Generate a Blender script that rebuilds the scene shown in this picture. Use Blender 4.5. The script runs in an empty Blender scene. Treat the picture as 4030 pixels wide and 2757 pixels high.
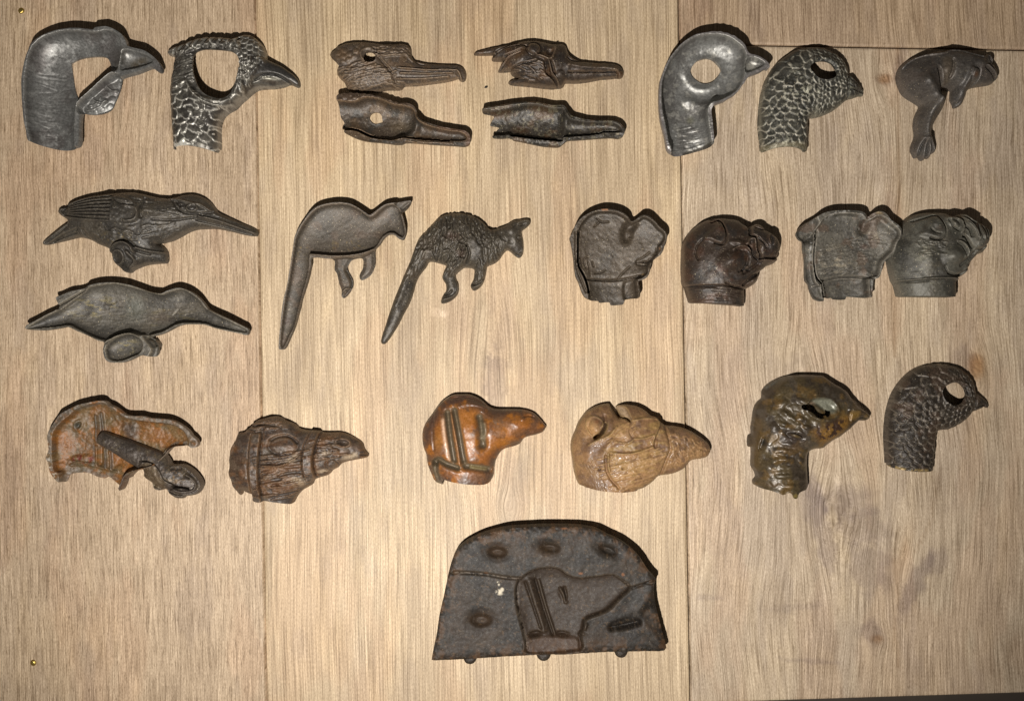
import bpy, math
import numpy as np
from mathutils import Vector

# ------------------------------------------------------------------ camera, light, exposure
SC = bpy.context.scene
COL = SC.collection
U = 0.00015                 # metres per unit; every length below is in these units (0.15 mm)
CX, CY = 2015.0, 1378.5     # middle of the board area in view
CAMH = 4000.0               # camera height above the board (0.60 m)

def W(px, py, pz=0.0):
    return Vector(((px - CX) * U, (CY - py) * U, pz * U))

cam_d = bpy.data.cameras.new('camera')
cam = bpy.data.objects.new('camera', cam_d)
COL.objects.link(cam)
cam.location = (0, 0, CAMH * U)
cam_d.sensor_width = 36
cam_d.lens = 36 * CAMH / 4030.0
cam_d.clip_start = 0.01
cam_d.clip_end = 50
SC.camera = cam

wd = bpy.data.worlds.new('World')
SC.world = wd
wd.use_nodes = True
wd.node_tree.nodes['Background'].inputs[0].default_value = (1.0, 0.90, 0.78, 1)
wd.node_tree.nodes['Background'].inputs[1].default_value = 0.055

# one small lamp beside the camera, like a phone's flash; its own falloff darkens the corners
kd = bpy.data.lights.new('lamp', 'SPOT')
kd.energy = 28.2
kd.spot_size = math.radians(98)
kd.spot_blend = 1.0
kd.shadow_soft_size = 0.0045
kd.color = (1.0, 0.958, 0.905)
KEY = bpy.data.objects.new('lamp', kd)
COL.objects.link(KEY)
KEY.location = (-0.070, -0.185, 0.60)
KEY.rotation_euler = (Vector((-0.030, 0.075, 0)) - KEY.location).to_track_quat('-Z', 'Y').to_euler()
SC.view_settings.view_transform = 'Standard'
SC.view_settings.look = 'None'
SC.view_settings.exposure = 0
SC.view_settings.gamma = 1

# ------------------------------------------------------------------ helpers
def lin(r, g, b, k=1.0):
    def f(v):
        v /= 255.0
        return (v / 12.92 if v <= 0.04045 else ((v + 0.055) / 1.055) ** 2.4) * k
    return np.array([f(r), f(g), f(b)]) * 0.66

def catmull(pts, n=3, closed=True):
    P = np.asarray(pts, float)
    if n <= 1:
        return P
    m = len(P)
    out = []
    rng = range(m) if closed else range(m - 1)
    for i in rng:
        if closed:
            p0, p1, p2, p3 = P[i - 1], P[i], P[(i + 1) % m], P[(i + 2) % m]
        else:
            p0, p1, p2, p3 = P[max(i - 1, 0)], P[i], P[i + 1], P[min(i + 2, m - 1)]
        for k in range(n):
            t = k / n
            out.append(0.5 * ((2 * p1) + (-p0 + p2) * t + (2 * p0 - 5 * p1 + 4 * p2 - p3) * t * t
                              + (-p0 + 3 * p1 - 3 * p2 + p3) * t ** 3))
    if not closed:
        out.append(P[-1])
    return np.array(out)

def seg_dist(X, Y, P, closed=True, want_near=False):
    """distance (and nearest point) from grid points to a polyline"""
    d2 = np.full(X.shape, 1e18)
    nx = np.zeros_like(X); ny = np.zeros_like(X)
    m = len(P)
    for i in range(m if closed else m - 1):
        ax, ay = P[i]; bx, by = P[(i + 1) % m]
        ex, ey = bx - ax, by - ay
        L = ex * ex + ey * ey
        if L < 1e-9:
            continue
        t = np.clip(((X - ax) * ex + (Y - ay) * ey) / L, 0, 1)
        qx = ax + t * ex; qy = ay + t * ey
        q = (X - qx) ** 2 + (Y - qy) ** 2
        if want_near:
            k = q < d2
            nx[k] = qx[k]; ny[k] = qy[k]
            d2[k] = q[k]
        else:
            np.minimum(d2, q, out=d2)
    return (np.sqrt(d2), nx, ny) if want_near else np.sqrt(d2)

def inside(X, Y, P):
    r = np.zeros(X.shape, bool)
    m = len(P)
    for i in range(m):
        ax, ay = P[i]; bx, by = P[(i + 1) % m]
        if ay == by:
            continue
        c = ((ay > Y) != (by > Y)) & (X < (bx - ax) * (Y - ay) / (by - ay) + ax)
        r ^= c
    return r

def sstep(x):
    x = np.clip(x, 0, 1)
    return x * x * (3 - 2 * x)

def vnoise(x, y, seed):
    """smooth value noise 0..1"""
    rs = np.random.RandomState(seed)
    T = rs.rand(256, 256)
    xi = np.floor(x).astype(int); yi = np.floor(y).astype(int)
    fx = x - xi; fy = y - yi
    fx = fx * fx * (3 - 2 * fx); fy = fy * fy * (3 - 2 * fy)
    a = T[yi % 256, xi % 256]; b = T[yi % 256, (xi + 1) % 256]
    c = T[(yi + 1) % 256, xi % 256]; d = T[(yi + 1) % 256, (xi + 1) % 256]
    return (a * (1 - fx) + b * fx) * (1 - fy) + (c * (1 - fx) + d * fx) * fy

def fbm(x, y, seed, o=4):
    r = 0; a = 0.5; s = 0
    for k in range(o):
        r = r + a * vnoise(x * 2 ** k + 17.3 * k, y * 2 ** k + 5.1 * k, seed + k)
        s += a; a *= 0.55
    return r / s

def blur(z, n):
    for _ in range(n):
        p = np.pad(z, 1, mode='edge')
        z = (p[:-2, 1:-1] + p[2:, 1:-1] + p[1:-1, :-2] + p[1:-1, 2:] + 4 * z) / 8
    return z

def poisson(mask, iters=130):
    ms = [mask]
    while min(ms[-1].shape) > 24:
        ms.append(ms[-1][::2, ::2])
    u = None
    for m in reversed(ms):
        if u is None:
            u = np.zeros(m.shape)
        else:
            u = np.repeat(np.repeat(u, 2, 0), 2, 1)[:m.shape[0], :m.shape[1]] * 4
            if u.shape != m.shape:
                u = np.pad(u, ((0, m.shape[0] - u.shape[0]), (0, m.shape[1] - u.shape[1])))
        mf = m.astype(float)
        mf[0] = mf[-1] = 0; mf[:, 0] = mf[:, -1] = 0
        u = u * mf
        for _ in range(iters):
            u[1:-1, 1:-1] = 0.25 * (u[:-2, 1:-1] + u[2:, 1:-1] + u[1:-1, :-2] + u[1:-1, 2:] + 4) * mf[1:-1, 1:-1]
    return np.sqrt(u)

# ------------------------------------------------------------------ materials
def new_mat(name):
    m = bpy.data.materials.new(name)
    m.use_nodes = True
    nt = m.node_tree
    return m, nt, nt.nodes, nt.links, nt.nodes['Principled BSDF']

def metal_mat(name, rough=0.45, metallic=0.4, var=0.5, bump=0.35, rvar=0.2, spec=0.5, grit=320.0, coat=0.0, sparkle=0.0):
    m, nt, N, L, B = new_mat(name)
    at = N.new('ShaderNodeAttribute'); at.attribute_name = 'col'
    tc = N.new('ShaderNodeTexCoord')
    n1 = N.new('ShaderNodeTexNoise'); n1.inputs['Scale'].default_value = grit
    n1.inputs['Detail'].default_value = 6; n1.inputs['Roughness'].default_value = 0.65
    n2 = N.new('ShaderNodeTexNoise'); n2.inputs['Scale'].default_value = grit * 4.2
    n2.inputs['Detail'].default_value = 3
    for n in (n1, n2):
        L.new(tc.outputs['Object'], n.inputs['Vector'])
    mr = N.new('ShaderNodeMapRange')
    mr.inputs['From Min'].default_value = 0.3; mr.inputs['From Max'].default_value = 0.7
    mr.inputs['To Min'].default_value = 1 - var; mr.inputs['To Max'].default_value = 1 + var
    L.new(n1.outputs['Fac'], mr.inputs['Value'])
    mr2 = N.new('ShaderNodeMapRange')
    mr2.inputs['From Min'].default_value = 0.3; mr2.inputs['From Max'].default_value = 0.7
    mr2.inputs['To Min'].default_value = 1 - var * 0.6; mr2.inputs['To Max'].default_value = 1 + var * 0.6
    L.new(n2.outputs['Fac'], mr2.inputs['Value'])
    mu = N.new('ShaderNodeMath'); mu.operation = 'MULTIPLY'
    L.new(mr.outputs[0], mu.inputs[0]); L.new(mr2.outputs[0], mu.inputs[1])
    vm = N.new('ShaderNodeVectorMath'); vm.operation = 'SCALE'
    L.new(at.outputs['Color'], vm.inputs[0]); L.new(mu.outputs[0], vm.inputs['Scale'])
    base = vm.outputs[0]
    if sparkle:                       # glitter of metal flakes, its golden glints painted into the colour
        n3 = N.new('ShaderNodeTexNoise'); n3.inputs['Scale'].default_value = 1500
        n3.inputs['Detail'].default_value = 1
        L.new(tc.outputs['Object'], n3.inputs['Vector'])
        ms = N.new('ShaderNodeMapRange')
        ms.inputs['From Min'].default_value = 0.70; ms.inputs['From Max'].default_value = 0.78
        ms.inputs['To Max'].default_value = sparkle
        L.new(n3.outputs['Fac'], ms.inputs['Value'])
        mx = N.new('ShaderNodeMix'); mx.data_type = 'RGBA'
        L.new(ms.outputs[0], mx.inputs['Factor']); L.new(base, mx.inputs['A'])
        mx.inputs['B'].default_value = (0.62, 0.52, 0.34, 1)
        base = mx.outputs['Result']
    L.new(base, B.inputs['Base Color'])
    rr = N.new('ShaderNodeMapRange')
    rr.inputs['From Min'].default_value = 0.3; rr.inputs['From Max'].default_value = 0.7
    rr.inputs['To Min'].default_value = rough - rvar; rr.inputs['To Max'].default_value = rough + rvar
    L.new(n1.outputs['Fac'], rr.inputs['Value'])
    L.new(rr.outputs[0], B.inputs['Roughness'])
    B.inputs['Metallic'].default_value = metallic
    B.inputs['Specular IOR Level'].default_value = spec
    if coat:
        B.inputs['Coat Weight'].default_value = coat
        B.inputs['Coat Roughness'].default_value = 0.12
    ad = N.new('ShaderNodeMath'); ad.operation = 'ADD'
    L.new(n1.outputs['Fac'], ad.inputs[0]); L.new(n2.outputs['Fac'], ad.inputs[1])
    bp = N.new('ShaderNodeBump'); bp.inputs['Strength'].default_value = bump
    bp.inputs['Distance'].default_value = 0.0004
    L.new(ad.outputs[0], bp.inputs['Height'])
    L.new(bp.outputs[0], B.inputs['Normal'])
    return m

MAT = {
    'pewter':  metal_mat('bright_pewter', 0.43, 0.50, 0.30, 0.14, 0.10, grit=800),
    'lead':    metal_mat('dull_lead', 0.50, 0.25, 0.32, 0.30, 0.14, grit=900, sparkle=0.7),
    'dark':    metal_mat('dark_oxidised_metal', 0.44, 0.25, 0.32, 0.30, 0.14, grit=900, sparkle=0.6),
    'bronze':  metal_mat('brown_patina_metal', 0.46, 0.22, 0.34, 0.30, 0.14, grit=900, sparkle=0.6),
    'rust':    metal_mat('rusty_painted_metal', 0.48, 0.05, 0.38, 0.26, 0.12, grit=900),
    'glaze':   metal_mat('glazed_brown', 0.40, 0.0, 0.28, 0.10, 0.12, 0.5, 800, 0.0),
    'wax':     metal_mat('waxy_tan', 0.50, 0.0, 0.24, 0.16, 0.10, 0.4, 900, 0.08),
    'slag':    metal_mat('shiny_brown_lacquer', 0.40, 0.15, 0.34, 0.16, 0.12, 0.5, 800, 0.06),
    'iron':    metal_mat('black_cast_iron', 0.56, 0.05, 0.18, 0.22, 0.10, 0.28, 700, sparkle=0.2),
}

# ------------------------------------------------------------------ bookkeeping
def tag(o, label=None, cat=None, group=None, kind=None):
    if label: o['label'] = label
    if cat: o['category'] = cat
    if group: o['group'] = group
    if kind: o['kind'] = kind

def raw_mesh(name, co, quads, mat, col=None, normals=None, tris=None):
    me = bpy.data.meshes.new(name)
    nq = len(quads)
    me.vertices.add(len(co))
    me.vertices.foreach_set('co', np.ascontiguousarray(co, np.float32).ravel())
    me.loops.add(nq * 4)
    me.loops.foreach_set('vertex_index', np.ascontiguousarray(quads, np.int32).ravel())
    me.polygons.add(nq)
    me.polygons.foreach_set('loop_start', np.arange(0, nq * 4, 4, dtype=np.int32))
    me.update(calc_edges=True)
    me.validate()
    me.polygons.foreach_set('use_smooth', np.ones(len(me.polygons), bool))
    if col is not None:
        a = me.attributes.new('col', 'FLOAT_COLOR', 'POINT')
        c4 = np.ones((len(co), 4), np.float32); c4[:, :3] = np.clip(col, 0.002, 0.95)
        a.data.foreach_set('color', c4.ravel())
    me.materials.append(mat)
    if normals is not None:
        me.normals_split_custom_set_from_vertices(normals.tolist())
    return me

# ------------------------------------------------------------------ relief sculpting
class Relief:
    """A cast piece: closed body between an upper and a lower surface inside an outline."""
    def __init__(self, org, k, outline, holes=(), ext=(), g=2.4, zref=0.0, hz=None, sub=3, seed=1, base=(80, 75, 68)):
        self.org = np.array(org, float); self.k = k; self.g = g; self.zref = zref; self.seed = seed
        self.rs = np.random.RandomState(seed)
        self.out = catmull(self.P(outline), sub)
        hz = zref if hz is None else hz          # height of the rim of the openings
        k2 = (CAMH - hz) / (CAMH - zref); cc = np.array([CX, CY])
        self.holes = [catmull((self.P(h) - cc) * k2 + cc, sub) for h in holes]
        allp = np.vstack([self.out] + [self.P(e) for e in ext])
        lo = allp.min(0) - 3 * g; hi = allp.max(0) + 3 * g
        nx = int((hi[0] - lo[0]) / g) + 1; ny = int((hi[1] - lo[1]) / g) + 1
        self.X, self.Y = np.meshgrid(lo[0] + g * np.arange(nx), lo[1] + g * np.arange(ny))
        X, Y = self.X, self.Y
        d, qx, qy = seg_dist(X, Y, self.out, True, True)
        ins = inside(X, Y, self.out)
        self.sdo = np.where(ins, d, -d)
        sd = self.sdo.copy(); near = (qx, qy)
        for h in self.holes:
            dh, hx, hy = seg_dist(X, Y, h, True, True)
            ih = inside(X, Y, h)
            sh = np.where(ih, -dh, dh)
            kk = sh < sd
            near = (np.where(kk, hx, near[0]), np.where(kk, hy, near[1]))
            sd = np.minimum(sd, sh)
        self.sd = sd; self.near = near
        dom = self.sdo > 0
        for e in ext:
            dom |= inside(X, Y, self.P(e))
        self.dom = dom
        self.z = np.zeros(X.shape); self.zb = np.zeros(X.shape)
        self.col = np.ones(X.shape + (3,)) * lin(*base)
        self.part = np.zeros((ny - 1, nx - 1), int)
        self.names = []
        self.edge = None
        self.open = np.zeros(X.shape, bool)
        for e in ext:
            self.open |= inside(X, Y, self.P(e))

    def P(self, pts):
        return np.asarray(pts, float) / self.k + self.org

    # --- windows and masks
    def win(self, lo, hi):
        g = self.g; x0, y0 = self.X[0, 0], self.Y[0, 0]
        i0 = max(int((lo[0] - x0) / g), 0); i1 = min(int((hi[0] - x0) / g) + 2, self.X.shape[1])
        j0 = max(int((lo[1] - y0) / g), 0); j1 = min(int((hi[1] - y0) / g) + 2, self.X.shape[0])
        return (slice(j0, max(j1, j0)), slice(i0, max(i1, i0)))

    def m_poly(self, pts, soft=6.0, smooth=3):
        P = catmull(self.P(pts), smooth)
        s = self.win(P.min(0) - soft, P.max(0) + soft)
        m = np.zeros(self.X.shape)
        x, y = self.X[s], self.Y[s]
        if x.size:
            d = seg_dist(x, y, P); ins = inside(x, y, P)
            m[s] = sstep(0.5 + np.where(ins, d, -d) / (2 * soft))
        return m

    def ell(self, cx, cy, rx, ry, ang=0):
        c = self.P([(cx, cy)])[0]
        a = math.radians(ang)
        dx, dy = self.X - c[0], self.Y - c[1]
        u = (dx * math.cos(a) + dy * math.sin(a)) * self.k / rx
        v = (-dx * math.sin(a) + dy * math.cos(a)) * self.k / ry
        return np.sqrt(u * u + v * v)

    def m_blob(self, cx, cy, rx, ry=None, ang=0):
        r = self.ell(cx, cy, rx, ry or rx, ang)
        return np.clip(1 - r * r, 0, 1) ** 2

    def m_stroke(self, pts, w, smooth=3, taper=False):
        P = catmull(self.P(pts), smooth, False) if len(pts) > 2 else self.P(pts)
        w = w / self.k
        s = self.win(P.min(0) - 3 * w, P.max(0) + 3 * w)
        m = np.zeros(self.X.shape)
        x, y = self.X[s], self.Y[s]
        if x.size:
            d = seg_dist(x, y, P, False)
            m[s] = np.exp(-(d / w) ** 2)
        return m

    # --- shape
    def inflate(self, H, p=1.0, edge=8.0, dom=None):
        u = poisson(self.dom if dom is None else dom)
        u = u / max(u.max(), 1e-6)
        self.u = u
        self.z = edge + H * u ** p
        self.edge = edge
        self.GAIN = 1.9
        return self

    def hollow(self, h, t=8.0, rim=9.0, p=0.8, bowl=None, flat_in=0.0):
        """open side up: rim at height h, bowl going down to t"""
        if bowl is None:
            d = seg_dist(self.X, self.Y, self.out)
            dom = self.dom & ((self.sdo > rim) | ((self.sdo <= 0) & (self.dom)) )
        else:
            dom = np.zeros(self.X.shape, bool)
            for b in bowl:
                dom |= inside(self.X, self.Y, catmull(self.P(b), 3))
        u = poisson(dom); u = u / u.max()
        self.u = u; self.bowl = dom
        self.z = h - (h - t) * np.clip(u ** p * (1 + flat_in), 0, 1)
        self.zb = np.minimum(0.55 * h * np.clip(1 - self.sdo / 60.0, 0, 1) ** 1.5, np.maximum(self.z - 4, 0))
        return self

    def shell(self, t=11.0):
        self.zb = np.maximum(self.z - t, 0)

    def add(self, m, h):
        self.z = self.z + m * h

    def blob(self, cx, cy, rx, ry=None, ang=0, h=10):
        self.add(self.m_blob(cx, cy, rx, ry, ang), h)

    def button(self, cx, cy, rx, ry=None, ang=0, h=10):
        r = self.ell(cx, cy, rx, ry or rx, ang)
        self.z = self.z + h * np.sqrt(np.clip(1 - r * r, 0, 1))

    def ring(self, cx, cy, rx, ry, ang, w, h):
        r = self.ell(cx, cy, rx, ry, ang)
        self.z = self.z + h * np.exp(-((r - 1) * min(rx, ry) / w) ** 2)

    GAIN = 1.35

    def stroke(self, pts, w, h):
        self.add(self.m_stroke(pts, w), h * self.GAIN)

    def plate(self, pts, h, soft=5.0, smooth=3):
        self.add(self.m_poly(pts, soft, smooth), h)

    def slot(self, pts, w, depth=200):
        m = self.m_stroke(pts, w)
        self.z = np.where(m > 0.40, np.maximum(self.z - depth * np.clip((m - 0.4) * 5, 0, 1), 2.5), self.z)
        self.zb = np.where(m > 0.05, 0, self.zb)

    def noise(self, scale, h, o=4, seed=0):
        self.z = self.z + h * (fbm(self.X / scale, self.Y / scale, self.seed * 31 + seed, o) - 0.5) * 2

    def hatch(self, poly, n, length, w, h, ang, jit=12, bend=0.0, wob=0.15):
        """short chased lines; ang in degrees or a function of (x,y) in local units"""
        P = np.asarray(poly, float)
        lo, hi = P.min(0), P.max(0)
        c = 0; tries = 0
        acc = np.zeros(self.X.shape)
        while c < n and tries < n * 20:
            tries += 1
            x, y = lo + self.rs.rand(2) * (hi - lo)
            if not inside(np.array([x]), np.array([y]), P)[0]:
                continue
            c += 1
            a = math.radians((ang(x, y) if callable(ang) else ang) + self.rs.randn() * jit)
            l = length * (0.6 + 0.8 * self.rs.rand())
            dx, dy = math.cos(a) * l / 2, math.sin(a) * l / 2
            b = bend * l * (self.rs.rand() - 0.3)
            pts = [(x - dx, y - dy), (x - dy / l * b, y + dx / l * b), (x + dx, y + dy)]
            Q = catmull(self.P(pts), 2, False); ww = w / self.k * (0.8 + 0.4 * self.rs.rand())
            s = self.win(Q.min(0) - 2.5 * ww, Q.max(0) + 2.5 * ww)
            xx, yy = self.X[s], self.Y[s]
            if xx.size:
                d = seg_dist(xx, yy, Q, False)
                acc[s] = np.maximum(acc[s], np.exp(-(d / ww) ** 2) * (0.6 + 0.4 * self.rs.rand()))
        self.z = self.z + h * self.GAIN * acc
        return acc

    def spine(self, pts):
        """arc length along and signed distance from a line (local units)"""
        P = catmull(self.P(pts), 6, False)
        X, Y = self.X, self.Y
        best = np.full(X.shape, 1e18); S = np.zeros(X.shape); D = np.zeros(X.shape)
        s0 = 0
        for i in range(len(P) - 1):
            a, b = P[i], P[i + 1]
            e = b - a; L = math.hypot(*e)
            if L < 1e-9: continue
            t0 = ((X - a[0]) * e[0] + (Y - a[1]) * e[1]) / L / L
            tt = np.clip(t0, 0 if i else -9, 1 if i < len(P) - 2 else 9)
            qx = a[0] + tt * e[0]; qy = a[1] + tt * e[1]
            q = (X - qx) ** 2 + (Y - qy) ** 2
            side = np.sign((X - a[0]) * e[1] - (Y - a[1]) * e[0])
            k = q < best
            best[k] = q[k]; S[k] = (s0 + tt * L)[k]; D[k] = (side * np.sqrt(q))[k]
            s0 += L
        return S * self.k, D * self.k

    def scales(self, spine, su, sv, h, mask=None, flip=False, jit=0.15, bulge=0.5, tone=0.0):
        """overlapping feathers or scales laid along a line"""
        S, D = self.spine(spine)
        if flip: S = -S
        S = S + jit * sv * (fbm(self.X / 40, self.Y / 40, self.seed + 5, 2) - .5) * 4
        D = D + jit * su * (fbm(self.X / 40, self.Y / 40, self.seed + 9, 2) - .5) * 4
        b0 = S / sv
        hh = np.zeros(self.X.shape); idt = np.zeros(self.X.shape); edge = np.zeros(self.X.shape)
        row0 = np.floor(b0)
        for dr in (0, -1):
            row = row0 + dr
            u = D / su + 0.5 * (np.mod(row, 2))
            for dc in (0,):
                colu = np.floor(u + 0.5)
                a = u - colu; b = b0 - row
                r2 = (a / 0.54) ** 2 + (np.maximum(b - 0.85, 0) / 0.85) ** 2
                ins = r2 < 1
                hv = np.where(ins, 0.25 + 0.55 * b / 1.7 + bulge * np.sqrt(np.clip(1 - r2, 0, 1)) * 0.6, 0)
                k = hv > hh
                hh = np.where(k, hv, hh)
                idt = np.where(k, np.mod(np.sin(row * 12.9898 + colu * 78.233) * 43758.5, 1.0), idt)
                edge = np.where(k, np.clip((r2 - 0.62) / 0.3, 0, 1) * (b > 0.7), edge)
        m = (1.0 if mask is None else mask)
        self.z = self.z + h * self.GAIN * (hh - 0.5) * m * (0.25 + 0.75 * np.clip(self.sd / 16, 0, 1))
        edge = edge * m
        if tone:
            self.col *= (1 + tone * (idt - 0.5) * m)[..., None]
        return hh, edge

    # --- colour (surface pigment, wear and some painted highlights)
    def paint(self, m, rgb, a=1.0):
        m = np.clip(m * a, 0, 1)[..., None]
        self.col = self.col * (1 - m) + lin(*rgb) * m

    def mottle(self, scale, rgb, lo=0.5, hi=0.65, a=1.0, seed=3, sx=1.0, sy=1.0, mask=None):
        n = fbm(self.X / scale / sx, self.Y / scale / sy, self.seed * 7 + seed, 4)
        m = sstep((n - lo) / (hi - lo))
        if mask is not None: m = m * mask
        self.paint(m, rgb, a)

    def wear(self, rgb, n=10, amp=2.0, a=0.8):
        """polish on the proud edges and ridges"""
        d = self.z - blur(self.z, n)
        self.paint(sstep(d / amp), rgb, a)

    def piece(self, name, poly, label=None):
        P = catmull(self.P(poly), 2)
        xc = (self.X[:-1, :-1] + self.X[1:, 1:]) / 2; yc = (self.Y[:-1, :-1] + self.Y[1:, 1:]) / 2
        self.names.append((name, label))
        self.part[inside(xc, yc, P)] = len(self.names)

    # --- mesh
    def build(self, name, mat, label, cat, group=None, body='body', lift=0.0, parent=None, parts_mat=None):
        self.col = self.col * {'pewter': 1.22, 'glaze': 1.2, 'wax': 1.18, 'rust': 1.12, 'iron': 1.1, 'slag': 1.12}.get(mat, 1.0)
        g = self.g
        V = self.sd > -0.45 * g
        cell = V[:-1, :-1] & V[1:, :-1] & V[:-1, 1:] & V[1:, 1:]
        ny, nx = self.X.shape
        cnt = np.zeros((ny, nx), int)
        cnt[:-1, :-1] += cell; cnt[1:, :-1] += cell; cnt[:-1, 1:] += cell; cnt[1:, 1:] += cell
        bnd = (cnt > 0) & (cnt < 4)
        X = np.where(bnd, self.near[0], self.X); Y = np.where(bnd, self.near[1], self.Y)
        f = (CAMH - self.zref) / CAMH
        used = cnt > 0
        wx = (X - CX) * f * U; wy = (CY - Y) * f * U
        ox = (wx[used].min() + wx[used].max()) / 2; oy = (wy[used].min() + wy[used].max()) / 2
        self.z = blur(self.z, 1)
        if self.edge is not None:
            self.z = np.where(bnd & (np.abs(self.sdo) < 2 * g) & ~self.open, np.minimum(self.z, self.edge), self.z)
            self.zb = np.where(bnd & (np.abs(self.sdo) < 2 * g) & ~self.open, 0, self.zb)
        zt = np.maximum(self.z, 1.5); zb = np.minimum(self.zb, zt - 1.0)
        top = np.stack([wx - ox, wy - oy, zt * U], -1).reshape(-1, 3)
        bot = np.stack([wx - ox, wy - oy, zb * U], -1).reshape(-1, 3)
        col = self.col.reshape(-1, 3)
        idx = np.arange(ny * nx).reshape(ny, nx)
        a = idx[:-1, :-1]; b = idx[:-1, 1:]; c = idx[1:, 1:]; d = idx[1:, :-1]
        Q = np.stack([a, d, c, b], -1)
        # smooth normals of the whole upper and lower surface
        def vn(co, q):
            n = np.cross(co[q[:, 2]] - co[q[:, 0]], co[q[:, 3]] - co[q[:, 1]])
            out = np.zeros_like(co)
            for i in range(4):
                np.add.at(out, q[:, i], n)
            return out / np.maximum(np.linalg.norm(out, axis=1, keepdims=True), 1e-12)
        Qa = Q[cell]
        nt = vn(top, Qa); nb = vn(bot, Qa[:, ::-1])
        pc = np.pad(cell, 1)
        edges = [(a, d, pc[1:-1, :-2]), (d, c, pc[2:, 1:-1]), (c, b, pc[1:-1, 2:]), (b, a, pc[:-2, 1:-1])]
        single = not self.names
        if single:
            root = None
        else:
            root = bpy.data.objects.new(name, None); COL.objects.link(root)
            root.empty_display_size = 0.01
            root.location = (ox, oy, lift * U)
        made = []
        for pi in range(len(self.names) + 1):
            pm = cell & (self.part == pi)
            if not pm.any():
                continue
            q = Q[pm]
            uniq, inv = np.unique(q, return_inverse=True)
            q = inv.reshape(-1, 4); n = len(uniq)
            co = [top[uniq], bot[uniq]]; cl = [col[uniq]] * 2; no = [nt[uniq], nb[uniq]]
            fq = [q, q[:, ::-1] + n]
            ps, qs = [], []
            for (e0, e1, nb_) in edges:
                k = pm & ~nb_
                ps.append(e0[k]); qs.append(e1[k])
            ps = np.concatenate(ps); qs = np.concatenate(qs)
            if len(ps):
                wu, wi = np.unique(np.concatenate([ps, qs]), return_inverse=True)
                m = len(wu); pi_, qi_ = wi[:len(ps)], wi[len(ps):]
                base = 2 * n
                wco = np.vstack([top[wu], bot[wu]])
                wq = np.stack([pi_ + m, qi_ + m, qi_, pi_], -1)
                wn = vn(wco, wq)
                wn[:m] = wn[:m] + 0.55 * nt[wu]
                wn /= np.maximum(np.linalg.norm(wn, axis=1, keepdims=True), 1e-12)
                co.append(wco); cl += [col[wu]] * 2; no.append(wn); fq.append(wq + base)
            nm, lb = (body, None) if pi == 0 else self.names[pi - 1]
            if single: nm, lb = name, None
            mt = (parts_mat or {}).get(nm, mat)
            me = raw_mesh(nm, np.vstack(co), np.vstack(fq), MAT[mt], np.vstack(cl), np.vstack(no))
            o = bpy.data.objects.new(nm, me); COL.objects.link(o)
            if single:
                o.location = (ox, oy, lift * U); root = o
            else:
                o.parent = root
            if lb: o['label'] = lb
            made.append(o)
        if parent is not None:
            root.parent = parent
            root.location = root.location - parent.location
        else:
            tag(root, label, cat, group)
        return root

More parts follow.
